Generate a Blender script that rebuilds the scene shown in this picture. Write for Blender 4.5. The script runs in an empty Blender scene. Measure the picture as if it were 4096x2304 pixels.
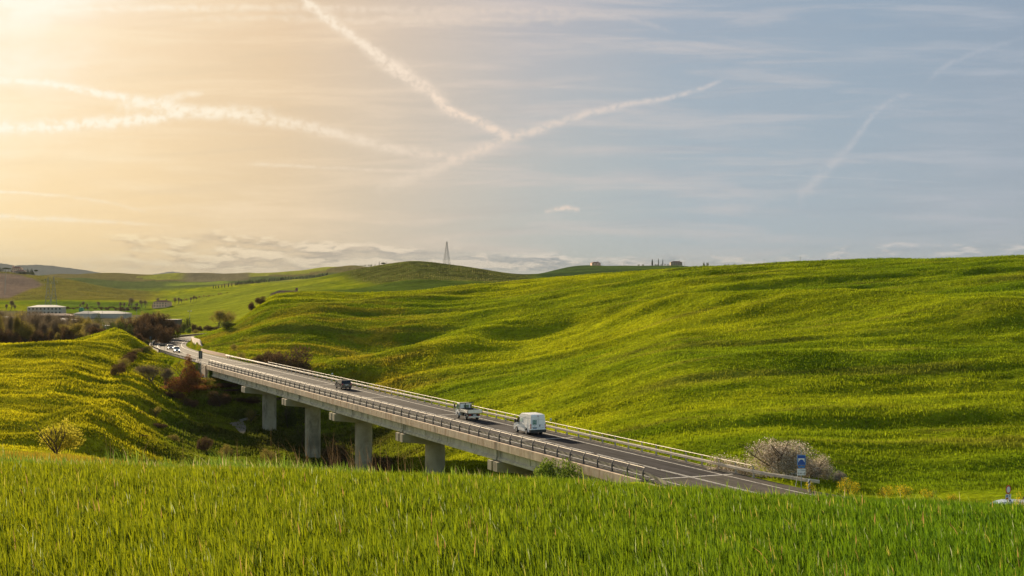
import bpy, bmesh, math, random
import numpy as np
from mathutils import Vector, Matrix

# ------------------------------------------------------------------ scene, camera, light
scene = bpy.context.scene
COL = scene.collection
F = 5689.0          # focal length in photo pixels (50 mm on 36 mm, 4096 px wide)
HY = 1120.0         # row of the true horizon
CZ = 32.0           # camera height above datum
cam_d = bpy.data.cameras.new('camera'); cam = bpy.data.objects.new('camera', cam_d); COL.objects.link(cam)
cam.location = (0, 0, CZ); cam.rotation_euler = (math.radians(90), 0, 0)
cam_d.lens = 50; cam_d.sensor_width = 36; cam_d.shift_y = -(1152 - HY) / 4096
cam_d.clip_start = 0.5; cam_d.clip_end = 60000
scene.camera = cam
SUN_AZ = math.radians(-26.5); SUN_EL = math.radians(14.0)     # azimuth from +Y, negative = left
sd = Vector((math.sin(SUN_AZ) * math.cos(SUN_EL), math.cos(SUN_AZ) * math.cos(SUN_EL), math.sin(SUN_EL)))
sun_d = bpy.data.lights.new('sun', 'SUN'); sun = bpy.data.objects.new('sun', sun_d); COL.objects.link(sun)
sun.rotation_euler = (-sd).to_track_quat('-Z', 'Y').to_euler(); sun.location = (-50, 100, 120)
sun_d.energy = 5.0; sun_d.angle = math.radians(0.6); sun_d.color = (1.0, 0.80, 0.54)
scene.view_settings.view_transform = 'Standard'; scene.view_settings.look = 'None'
scene.view_settings.exposure = 1.35; scene.view_settings.gamma = 1.0
scene.cycles.max_bounces = 6; scene.cycles.transparent_max_bounces = 8
scene.cycles.volume_bounces = 0

def lin(r, g, b):
    f = lambda c: (c / 255 / 12.92) if c / 255 <= 0.04045 else ((c / 255 + 0.055) / 1.055) ** 2.4
    return (f(r), f(g), f(b), 1.0)

class E:                                                       # tiny shader-maths expression
    def __init__(s, nt, sock): s.nt = nt; s.k = sock
    def _m(s, op, *a):
        n = s.nt.nodes.new('ShaderNodeMath'); n.operation = op
        for i, v in enumerate((s,) + a):
            if isinstance(v, E): s.nt.links.new(v.k, n.inputs[i])
            else: n.inputs[i].default_value = v
        return E(s.nt, n.outputs[0])
    def __add__(s, o): return s._m('ADD', o)
    def __sub__(s, o): return s._m('SUBTRACT', o)
    def __mul__(s, o): return s._m('MULTIPLY', o)
    def __truediv__(s, o): return s._m('DIVIDE', o)
    def abs(s): return s._m('ABSOLUTE')
    def max(s, o): return s._m('MAXIMUM', o)
    def min(s, o): return s._m('MINIMUM', o)
    def pow(s, o): return s._m('POWER', o)
    def exp(s): return s._m('EXPONENT')
    def clamp(s): return s.max(0.0).min(1.0)
    def sstep(s, a, b, lo=0.0, hi=1.0):
        n = s.nt.nodes.new('ShaderNodeMapRange'); n.interpolation_type = 'SMOOTHSTEP'
        s.nt.links.new(s.k, n.inputs[0])
        n.inputs[1].default_value = a; n.inputs[2].default_value = b; n.inputs[3].default_value = lo; n.inputs[4].default_value = hi
        return E(s.nt, n.outputs[0])
    def ramp(s, stops):
        n = s.nt.nodes.new('ShaderNodeValToRGB'); s.nt.links.new(s.k, n.inputs[0])
        el = n.color_ramp.elements
        el[0].position, el[0].color = stops[0]; el[1].position, el[1].color = stops[-1]
        for p, c in stops[1:-1]:
            e = el.new(p); e.color = c
        return n.outputs[0]
def mixc(nt, fac, a, b, mode='MIX'):
    n = nt.nodes.new('ShaderNodeMix'); n.data_type = 'RGBA'; n.blend_type = mode
    for sock, v in ((n.inputs[0], fac), (n.inputs[6], a), (n.inputs[7], b)):
        if isinstance(v, E): nt.links.new(v.k, sock)
        elif isinstance(v, bpy.types.NodeSocket): nt.links.new(v, sock)
        else: sock.default_value = v
    return n.outputs[2]
def combine(nt, x, y, z=0.0):
    n = nt.nodes.new('ShaderNodeCombineXYZ')
    for i, v in enumerate((x, y, z)):
        if isinstance(v, E): nt.links.new(v.k, n.inputs[i])
        else: n.inputs[i].default_value = v
    return n.outputs[0]
def noise(nt, vec, scale=1.0, detail=4.0, rough=0.55, dist=0.0):
    n = nt.nodes.new('ShaderNodeTexNoise'); n.inputs['Scale'].default_value = scale
    n.inputs['Detail'].default_value = detail; n.inputs['Roughness'].default_value = rough; n.inputs['Distortion'].default_value = dist
    if vec is not None: nt.links.new(vec, n.inputs['Vector'])
    return E(nt, n.outputs[0])

# ------------------------------------------------------------------ sky
world = bpy.data.worlds.new('World'); scene.world = world; world.use_nodes = True
def build_sky():
    nt = world.node_tree; nt.nodes.clear()
    out = nt.nodes.new('ShaderNodeOutputWorld'); bg = nt.nodes.new('ShaderNodeBackground')
    nt.links.new(bg.outputs[0], out.inputs[0])
    sky = nt.nodes.new('ShaderNodeTexSky'); sky.sky_type = 'NISHITA'; sky.sun_disc = False
    sky.sun_elevation = SUN_EL; sky.sun_rotation = SUN_AZ; sky.air_density = 1.2; sky.dust_density = 2.0
    tc = nt.nodes.new('ShaderNodeTexCoord'); sep = nt.nodes.new('ShaderNodeSeparateXYZ'); nt.links.new(tc.outputs['Generated'], sep.inputs[0])
    x, y, z = (E(nt, sep.outputs[i]) for i in range(3))
    ys = y.max(0.12)
    # sky position measured in thousands of photo pixels, right and up from the horizon
    u = (x / ys) * (F / 1000) + 2.048; v = (z / ys) * (F / 1000)
    un = (u / 4.096).clamp()
    base_top = un.ramp([(0.0, lin(253, 228, 194)), (0.12, lin(247, 220, 184)), (0.27, lin(232, 204, 170)), (0.42, lin(208, 194, 182)), (0.52, lin(184, 183, 188)), (0.66, lin(160, 174, 190)), (0.85, lin(150, 169, 188)), (1.0, lin(148, 165, 184))])
    base_low = un.ramp([(0.0, lin(252, 224, 168)), (0.14, lin(245, 217, 168)), (0.28, lin(226, 205, 171)), (0.42, lin(203, 197, 184)), (0.55, lin(182, 193, 193)), (0.7, lin(170, 187, 197)), (1.0, lin(168, 180, 191))])
    base = mixc(nt, (v / 1.05).clamp(), base_low, base_top)
    # horizon brightening
    base = mixc(nt, (v * -9.0).exp() * 0.35, base, un.ramp([(0.0, lin(255, 228, 170)), (0.4, lin(225, 215, 195)), (1.0, lin(185, 198, 210))]))
    # thin cirrus veil, long streaks
    st = noise(nt, combine(nt, u * 0.9 + v * 0.5, v * 9.0), 1.3, 6, 0.62, 0.4)
    veil = st.sstep(0.42, 0.72)
    warm = un.ramp([(0.0, lin(255, 240, 205)), (0.3, lin(252, 226, 192)), (0.5, lin(222, 208, 200)), (1.0, lin(182, 190, 202))])
    base = mixc(nt, veil * 0.55, base, warm)
    st2 = noise(nt, combine(nt, u * 0.7 + 4.0, v * 13.0 - u * 0.8), 1.6, 5, 0.6, 0.3).sstep(0.50, 0.75)
    base = mixc(nt, st2 * 0.38, base, un.ramp([(0.0, lin(238, 212, 166)), (0.35, lin(210, 193, 170)), (0.6, lin(160, 172, 186)), (1.0, lin(150, 165, 182))]))
    wob = (noise(nt, combine(nt, u, v), 9.0, 5, 0.6) - 0.5)
    fine = noise(nt, combine(nt, u, v), 26.0, 5, 0.65)
    white = un.ramp([(0.0, lin(255, 250, 232)), (0.25, lin(255, 240, 215)), (0.45, lin(243, 222, 203)), (0.7, lin(222, 212, 208)), (1.0, lin(190, 196, 206))])
    def curve(pts, src):
        n = nt.nodes.new('ShaderNodeFloatCurve'); nt.links.new(src.k, n.inputs['Value'])
        cu = n.mapping.curves[0]
        while len(cu.points) < len(pts): cu.points.new(0.5, 0.5)
        for p, (a, b) in zip(cu.points, pts): p.location = (a, b); p.handle_type = 'AUTO'
        n.mapping.update(); return E(nt, n.outputs[0])
    def trail(pts, width, inten, rough=1.0, soft=1.0):
        """a contrail: centre line through pts (photo px), widths and strengths along it"""
        x0, x1 = pts[0][0], pts[-1][0]
        c = curve([(px / 4096, (HY - py) / 1200) for px, py in pts], un) * 1.2
        w = curve([(px / 4096, q) for px, q in width], un)
        i = curve([(px / 4096, q) for px, q in inten], un)
        slope = 1.0
        d = ((v - c + wob * 0.055 * rough).abs() / (w * 0.08)).pow(2.2)
        a = (d * -1.0).exp() * i * fine.sstep(0.34, 0.60, 0.25, 1.15)
        a = a * un.sstep(x0 / 4096 - 0.006, x0 / 4096 + 0.008) * un.sstep(x1 / 4096 - 0.012, x1 / 4096 + 0.008, 1.0, 0.0)
        return a.clamp()
    T = [
        trail([(1195, -20), (1330, 90), (1430, 165), (1550, 250), (1690, 345), (1760, 405), (1850, 460), (1950, 505), (2050, 548)], [(1200, .34), (1400, .3), (1560, .42), (1700, .42), (1900, .24), (2050, .2)], [(1200, 1.0), (1600, 1.0), (2050, .75)], 1.0),
        trail([(1500, 765), (1700, 690), (1850, 630), (2000, 565), (2150, 520), (2300, 468), (2500, 420), (2700, 385), (2890, 322)], [(1500, .3), (1900, .3), (2300, .2), (2900, .1)], [(1500, .15), (1800, .45), (2100, .62), (2600, .55), (2850, .4)], 0.35),
        trail([(-100, 320), (200, 335), (400, 375), (600, 412), (800, 443), (1000, 470), (1200, 500), (1400, 550), (1600, 598), (1840, 628)], [(0, .16), (600, .25), (1000, .3), (1840, .22)], [(0, .9), (600, .95), (1000, .8), (1400, .6), (1840, .45)], 0.4),
        trail([(-100, 515), (200, 505), (400, 492), (600, 470), (800, 452), (1100, 445)], [(0, .3), (600, .3), (1100, .25)], [(0, .9), (600, .95), (900, .7), (1100, .2)], 0.8),
        trail([(200, 45), (700, 30), (1200, 33), (1700, 42), (2000, 45), (2400, 60), (2700, 130)], [(200, .1), (1200, .2), (2000, .22), (2700, .12)], [(200, .5), (1000, .45), (2000, .3), (2700, .12)], 0.7),
        trail([(700, 70), (1200, 75), (1700, 85), (2300, 75)], [(700, .16), (2300, .2)], [(700, .1), (1300, .3), (2300, .2)], 1.2),
        trail([(470, 430), (600, 408), (700, 390), (820, 362)], [(470, .3), (820, .14)], [(470, .5), (700, .6), (820, .3)], 0.6),
        trail([(3180, 790), (3350, 640), (3450, 520), (3530, 425), (3650, 375)], [(3180, .5), (3450, .25), (3650, .12)], [(3180, .12), (3430, .3), (3650, .15)], 0.4),
        trail([(3720, 315), (3850, 230), (4100, 150)], [(3720, .18), (4100, .12)], [(3720, .3), (4100, .16)], 0.5),
        trail([(2170, 845), (2210, 840), (2260, 834), (2330, 842)], [(2170, .06), (2250, .13), (2330, .05)], [(2170, .3), (2250, .8), (2330, .3)], 0.5),
        trail([(3080, 698), (3400, 712), (3800, 732)], [(3080, .03), (3800, .03)], [(3080, .3), (3800, .2)], 0.05),
        trail([(1000, 655), (1200, 665), (1400, 675), (1700, 688)], [(1000, .1), (1700, .05)], [(1000, .35), (1700, .3)], 0.25),
        trail([(-50, 765), (300, 790), (600, 850)], [(0, .08), (600, .08)], [(0, .5), (600, .15)], 0.25),
        trail([(-50, 862), (300, 880), (700, 905)], [(0, .12), (700, .08)], [(0, .5), (700, .2)], 0.3),
    ]
    for a in T: base = mixc(nt, a, base, white)
    # low cumulus bank above the hills: bright tops, grey undersides
    cv = combine(nt, u * 3.3 + wob * 0.25, v * 13.0)
    c1 = noise(nt, cv, 2.0, 7, 0.6, 0.2)
    c1b = noise(nt, combine(nt, u * 3.3 + wob * 0.25, v * 13.0 + 0.33), 2.0, 5, 0.6, 0.2)
    mask = curve([(0, .0), (.05, .25), (.16, .85), (.25, .97), (.4, 1), (.5, .97), (.65, .84), (.8, .68), (1, .68)], un)
    top = curve([(0, .15), (.12, .21), (.2, .205), (.3, .175), (.42, .14), (.55, .12), (.72, .12), (.85, .17), (1, .17)], un)
    band = v.sstep(0.005, 0.05) * (v - top).sstep(-0.05, 0.03, 1.0, 0.0)
    cum = ((c1 - 0.35 - (band * mask * -1.0 + 1.0) * 0.40) * 6.5).clamp()
    lit = ((c1 - c1b) * 7.0 + 0.5).clamp()
    ccol = mixc(nt, lit, un.ramp([(0.0, lin(206, 180, 142)), (0.25, lin(178, 164, 146)), (0.5, lin(118, 138, 156)), (1.0, lin(136, 154, 172))]), un.ramp([(0.0, lin(255, 235, 185)), (0.35, lin(255, 236, 208)), (0.6, lin(240, 230, 220)), (1.0, lin(222, 218, 216))]))
    base = mixc(nt, cum * 0.72, base, ccol)
    # sunlit glow round the sun behind thin cloud
    def glow(cx, cy, sx, sy):
        return ((((u - cx / 1000) / (sx / 1000)).pow(2.0) + ((v - (HY - cy) / 1000) / (sy / 1000)).pow(2.0)) * -1.0).exp()
    g = (glow(40, -70, 420, 170) * 1.2 + glow(90, 260, 330, 90) * 0.45 + glow(-250, 500, 460, 160) * 0.3 + glow(-1250, -100, 1150, 800) * 0.95)
    g = g * noise(nt, combine(nt, u * 1.4, v * 3.2), 2.4, 5, 0.6).sstep(0.25, 0.7, 0.55, 1.2)
    base = mixc(nt, g.clamp(), base, lin(255, 248, 232))
    # the clear physical sky shows through the veil
    sk = nt.nodes.new('ShaderNodeVectorMath'); sk.operation = 'SCALE'; sk.inputs['Scale'].default_value = 0.225
    nt.links.new(sky.outputs[0], sk.inputs[0])
    behind = y.sstep(-0.1, 0.45)                # away from the sun the plain sky takes over
    fac = (behind * 0.99) * z.sstep(0.25, 0.9, 1.0, 0.35)
    final = mixc(nt, fac, sk.outputs[0], base)
    over = z.sstep(0.35, 0.75, 1.0, 0.45); final = mixc(nt, 1.0, final, combine(nt, over, over, over), 'MULTIPLY')
    nt.links.new(final, bg.inputs[0]); bg.inputs[1].default_value = 0.385
build_sky()

# ------------------------------------------------------------------ materials
MATS = {}
def mat(name, col, rough=0.7, metal=0.0, var=0.0, scale=4.0, spec=0.5, emis=None, bump=0.0):
    if name in MATS: return MATS[name]
    m = bpy.data.materials.new(name); m.use_nodes = True; nt = m.node_tree
    b = nt.nodes['Principled BSDF']; b.inputs['Roughness'].default_value = rough; b.inputs['Metallic'].default_value = metal
    b.inputs['Specular IOR Level'].default_value = spec
    c = tuple(col) + (1.0,) if len(col) == 3 else tuple(col)
    tc = nt.nodes.new('ShaderNodeTexCoord')
    n = noise(nt, tc.outputs['Object'], scale, 5, 0.6)
    lo = tuple(max(0, v * (1 - var)) for v in c[:3]) + (1,); hi = tuple(min(1, v * (1 + var)) for v in c[:3]) + (1,)
    nt.links.new(n.ramp([(0.3, lo), (0.7, hi)]), b.inputs['Base Color'])
    if bump:
        bp = nt.nodes.new('ShaderNodeBump'); bp.inputs['Strength'].default_value = bump; bp.inputs['Distance'].default_value = 0.02
        nt.links.new(n.k, bp.inputs['Height']); nt.links.new(bp.outputs[0], b.inputs['Normal'])
    if emis: b.inputs['Emission Color'].default_value = c; b.inputs['Emission Strength'].default_value = emis
    MATS[name] = m; return m
def leaf_mat(name, c1, c2, trans=0.35, c3=None, f3=0.0):
    """foliage: every leaf its own tint, part of the light passes through it"""
    m = bpy.data.materials.new(name); m.use_nodes = True; nt = m.node_tree; nt.nodes.clear()
    out = nt.nodes.new('ShaderNodeOutputMaterial'); g = nt.nodes.new('ShaderNodeNewGeometry')
    r = E(nt, g.outputs['Random Per Island'])
    stops = [(0.0, tuple(c1) + (1,)), (0.9, tuple(c2) + (1,))]
    if c3: stops = [(0.0, tuple(c1) + (1,)), (0.95 - f3, tuple(c2) + (1,)), (1.0 - f3, tuple(c3) + (1,)), (1.0, tuple(c3) + (1,))]
    c = r.ramp(stops)
    d = nt.nodes.new('ShaderNodeBsdfDiffuse'); t = nt.nodes.new('ShaderNodeBsdfTranslucent'); mx = nt.nodes.new('ShaderNodeMixShader')
    nt.links.new(c, d.inputs[0]); nt.links.new(c, t.inputs[0]); mx.inputs[0].default_value = trans
    nt.links.new(d.outputs[0], mx.inputs[1]); nt.links.new(t.outputs[0], mx.inputs[2]); nt.links.new(mx.outputs[0], out.inputs[0])
    MATS[name] = m; return m
def attr_leaf_mat(name, trans=0.45, gloss=0.0):
    m = bpy.data.materials.new(name); m.use_nodes = True; nt = m.node_tree; nt.nodes.clear()
    out = nt.nodes.new('ShaderNodeOutputMaterial'); a = nt.nodes.new('ShaderNodeAttribute'); a.attribute_name = 'tint'
    d = nt.nodes.new('ShaderNodeBsdfDiffuse'); t = nt.nodes.new('ShaderNodeBsdfTranslucent'); mx = nt.nodes.new('ShaderNodeMixShader')
    nt.links.new(a.outputs['Color'], d.inputs[0]); nt.links.new(a.outputs['Color'], t.inputs[0]); mx.inputs[0].default_value = trans
    nt.links.new(d.outputs[0], mx.inputs[1]); nt.links.new(t.outputs[0], mx.inputs[2]); last = mx.outputs[0]
    if gloss:
        gl = nt.nodes.new('ShaderNodeBsdfGlossy'); gl.inputs['Roughness'].default_value = 0.38; gl.inputs[0].default_value = (1, 1, 1, 1)
        m2 = nt.nodes.new('ShaderNodeMixShader'); m2.inputs[0].default_value = gloss
        nt.links.new(last, m2.inputs[1]); nt.links.new(gl.outputs[0], m2.inputs[2]); last = m2.outputs[0]
    nt.links.new(last, out.inputs[0]); MATS[name] = m; return m

# ------------------------------------------------------------------ mesh + object helpers
class MB:
    def __init__(s): s.v = []; s.f = []; s.mi = []
    def add(s, vs, fs, m=0):
        o = len(s.v); s.v += [tuple(p) for p in vs]; s.f += [tuple(i + o for i in f) for f in fs]; s.mi += [m] * len(fs); return s
    def box(s, c, size, rz=0.0, m=0):
        hx, hy, hz = size[0] / 2, size[1] / 2, size[2] / 2; ca, sa = math.cos(rz), math.sin(rz)
        vs = [(c[0] + ca * x - sa * y, c[1] + sa * x + ca * y, c[2] + z) for z in (-hz, hz) for x, y in ((-hx, -hy), (hx, -hy), (hx, hy), (-hx, hy))]
        return s.add(vs, [(3, 2, 1, 0), (4, 5, 6, 7), (0, 1, 5, 4), (1, 2, 6, 5), (2, 3, 7, 6), (3, 0, 4, 7)], m)
    def tube(s, pts, rad, n=6, m=0, cap=True):
        pts = [Vector(p) for p in pts]; rads = rad if isinstance(rad, (list, tuple)) else [rad] * len(pts)
        rings = []
        for i, p in enumerate(pts):
            d = (pts[min(i + 1, len(pts) - 1)] - pts[max(i - 1, 0)]); d = d.normalized() if d.length > 1e-9 else Vector((0, 0, 1))
            a = d.orthogonal().normalized() if abs(d.z) > 0.9 else Vector((0, 0, 1)).cross(d).normalized(); b = d.cross(a)
            rings.append([p + (a * math.cos(2 * math.pi * k / n) + b * math.sin(2 * math.pi * k / n)) * rads[i] for k in range(n)])
        vs = [q for r in rings for q in r]
        fs = [(i * n + k, i * n + (k + 1) % n, (i + 1) * n + (k + 1) % n, (i + 1) * n + k) for i in range(len(pts) - 1) for k in range(n)]
        if cap: fs += [tuple(reversed(range(n))), tuple(range((len(pts) - 1) * n, len(pts) * n))]
        return s.add(vs, fs, m)
    def disc(s, c, axis, r, w, n=20, m=0):                        # a cylinder about an axis
        axis = Vector(axis).normalized(); c = Vector(c); return s.tube([c - axis * w / 2, c + axis * w / 2], r, n, m)
    def sweep(s, path, prof, closed=True, m=0, up=Vector((0, 0, 1)), cap=True):
        """prof: (right, up) pairs; path: 3d points"""
        path = [Vector(p) for p in path]; n = len(prof); vs = []
        for i, p in enumerate(path):
            d = path[min(i + 1, len(path) - 1)] - path[max(i - 1, 0)]; d.z = 0; d.normalize(); r = d.cross(up)
            vs += [p + r * a + up * b for a, b in prof]
        K = n if closed else n - 1
        fs = [(i * n + k, (i + 1) * n + k, (i + 1) * n + (k + 1) % n, i * n + (k + 1) % n) for i in range(len(path) - 1) for k in range(K)]
        if closed and cap: fs += [tuple(range(n)), tuple(reversed(range((len(path) - 1) * n, len(path) * n)))]
        return s.add(vs, fs, m)
    def poly(s, pts, m=0): return s.add(pts, [tuple(range(len(pts)))], m)
    def prism(s, pts, off, m=0):                                    # planar polygon given thickness
        n = len(pts); off = Vector(off); a = [Vector(p) for p in pts]; b = [p + off for p in a]
        return s.add(a + b, [tuple(range(n)), tuple(reversed(range(n, 2 * n)))] + [(i, i + n, (i + 1) % n + n, (i + 1) % n) for i in range(n)], m)
    def mesh(s, name, mats, smooth=False):
        me = bpy.data.meshes.new(name); me.from_pydata(s.v, [], s.f)
        for mm in (mats if isinstance(mats, (list, tuple)) else [mats]): me.materials.append(mm)
        if any(s.mi): me.polygons.foreach_set('material_index', s.mi)
        if smooth: me.polygons.foreach_set('use_smooth', [True] * len(me.polygons))
        me.update(); return me
    def build(s, name, mats, parent=None, smooth=False, loc=None):
        o = bpy.data.objects.new(name, s.mesh(name, mats, smooth)); COL.objects.link(o)
        if parent: o.parent = parent
        if loc: o.location = loc
        return o
def tag(o, label=None, cat=None, group=None, kind=None):
    if label: o['label'] = label
    if cat: o['category'] = cat
    if group: o['group'] = group
    if kind: o['kind'] = kind
    return o
def thing(name, label, cat, loc=(0, 0, 0), rz=0.0, group=None):
    o = bpy.data.objects.new(name, None); COL.objects.link(o); o.location = loc; o.rotation_euler = (0, 0, rz); o.empty_display_size = 0.3
    return tag(o, label, cat, group)
def children(o): return [c for c in ALLCH.get(o.name, [])] if False else list(o.children)
def put(me, name, parent=None, loc=None, rz=0.0, sc=None):
    o = bpy.data.objects.new(name, me); COL.objects.link(o)
    if parent: o.parent = parent
    if loc is not None: o.location = loc
    o.rotation_euler = (0, 0, rz)
    if sc: o.scale = sc if isinstance(sc, (tuple, list)) else (sc,) * 3
    return o
def np_mesh(name, V, counts, idx, mats, smooth=False, tint=None):
    me = bpy.data.meshes.new(name); me.vertices.add(len(V)); me.vertices.foreach_set('co', np.ascontiguousarray(V, np.float32).ravel())
    me.loops.add(len(idx)); me.loops.foreach_set('vertex_index', np.ascontiguousarray(idx, np.int32))
    st = np.concatenate([[0], np.cumsum(counts)[:-1]]).astype(np.int32)
    me.polygons.add(len(counts)); me.polygons.foreach_set('loop_start', st); 
    me.update(calc_edges=True)
    if smooth: me.polygons.foreach_set('use_smooth', np.ones(len(counts), bool))
    if tint is not None:
        a = me.color_attributes.new('tint', 'FLOAT_COLOR', 'POINT')
        a.data.foreach_set('color', np.ascontiguousarray(np.c_[tint, np.ones(len(tint))], np.float32).ravel())
    for mm in (mats if isinstance(mats, (list, tuple)) else [mats]): me.materials.append(mm)
    return me
_tc = {}
def text_mesh(txt, size, mb_mat, ext=0.002):
    key = (txt, size, mb_mat.name)
    if key in _tc: return _tc[key]
    c = bpy.data.curves.new('lettering', 'FONT'); c.body = txt; c.size = size; c.align_x = 'CENTER'; c.align_y = 'CENTER'; c.extrude = ext
    o = bpy.data.objects.new('lettering', c); COL.objects.link(o)
    dg = bpy.context.evaluated_depsgraph_get(); dg.update(); me = bpy.data.meshes.new_from_object(o.evaluated_get(dg))
    bpy.data.objects.remove(o); me.materials.clear(); me.materials.append(mb_mat); _tc[key] = me; return me

# ------------------------------------------------------------------ numpy noise
def vnoise(x, y, seed=0):
    xi = np.floor(x).astype(np.int64); yi = np.floor(y).astype(np.int64); fx = x - xi; fy = y - yi
    fx = fx * fx * fx * (fx * (fx * 6 - 15) + 10); fy = fy * fy * fy * (fy * (fy * 6 - 15) + 10)
    def h(a, b):
        n = (a * 374761393 + b * 668265263 + seed * 982451653) & 0xFFFFFFFF
        n = ((n ^ (n >> 13)) * 1274126177) & 0xFFFFFFFF
        return ((n ^ (n >> 16)) & 0xFFFF) / 65535.0
    return (h(xi, yi) * (1 - fx) + h(xi + 1, yi) * fx) * (1 - fy) + (h(xi, yi + 1) * (1 - fx) + h(xi + 1, yi + 1) * fx) * fy
def fbm(x, y, oct=4, seed=0, rough=0.5):
    s = 0; a = 1; t = 0
    for o in range(oct): s = s + a * (vnoise(x * 2 ** o, y * 2 ** o, seed + o) - 0.5); t += a; a *= rough
    return s / t * 2
def sm(a, b, x):
    t = np.clip((x - a) / (b - a), 0, 1); return t * t * (3 - 2 * t)

# ------------------------------------------------------------------ road geometry (z relative to camera)
DZ = -18.5
A0 = np.array([12.1, 131.2]); U = np.array([-0.403, 0.915]); U = U / np.linalg.norm(U); NR = np.array([U[1], -U[0]])
BL = 193.0
def br(s, t, z=0.0):
    p = A0 + U * s + NR * t; return Vector((p[0], p[1], CZ + DZ + z))
_c0 = A0 + U * BL + NR * 5.1
ctrl = [(*(_c0 - U * 20), DZ), (*_c0, DZ)] + [((px - 2048) / F * Y, Y, -(py - HY) / F * Y) for px, py, Y in
        [(794, 1427, 350), (716, 1405, 393), (680, 1388, 430), (686, 1371, 462), (724, 1357, 494), (782, 1348, 522), (856, 1341, 552), (950, 1336, 590), (1050, 1330, 640), (1150, 1322, 700)]]
def catmull(P, step=2.0):
    P = [np.array(p, float) for p in P]; out = []
    for i in range(1, len(P) - 2):
        p0, p1, p2, p3 = P[i - 1:i + 3]; n = max(2, int(np.linalg.norm(p2 - p1) / step))
        for k in range(n):
            t = k / n; out.append(0.5 * ((2 * p1) + (-p0 + p2) * t + (2 * p0 - 5 * p1 + 4 * p2 - p3) * t * t + (-p0 + 3 * p1 - 3 * p2 + p3) * t ** 3))
    out.append(P[-2]); return np.array(out)
ROAD2 = catmull(ctrl)                                  # beyond the bridge
_n0 = A0 + NR * 5.1
ROAD1 = np.array([(*(_n0 + U * s), DZ + 1.6 * float(sm(-10, -44, np.array(s)))) for s in np.arange(-110, 0.1, 2.0)])   # this side of the bridge
BRC = np.array([(*(_n0 + U * s), DZ) for s in np.arange(0, BL + 0.1, 3.0)])
def seg_dist(x, y, path):
    """distance to a polyline, signed side (+ right), height and running length at the foot"""
    best = np.full(x.shape, 1e9); side = np.zeros(x.shape); hz = np.zeros(x.shape); run = np.zeros(x.shape); L = 0.0
    for a, b in zip(path[:-1], path[1:]):
        dx, dy = b[0] - a[0], b[1] - a[1]; l2 = dx * dx + dy * dy
        t = np.clip(((x - a[0]) * dx + (y - a[1]) * dy) / l2, 0, 1)
        ex = x - a[0] - t * dx; ey = y - a[1] - t * dy; d = np.hypot(ex, ey); m = d < best
        best = np.where(m, d, best); side = np.where(m, np.sign(ex * dy - ey * dx), side); hz = np.where(m, a[2] + t * (b[2] - a[2]), hz); run = np.where(m, L + t * math.sqrt(l2), run)
        L += math.sqrt(l2)
    return best, side, hz, run

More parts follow.
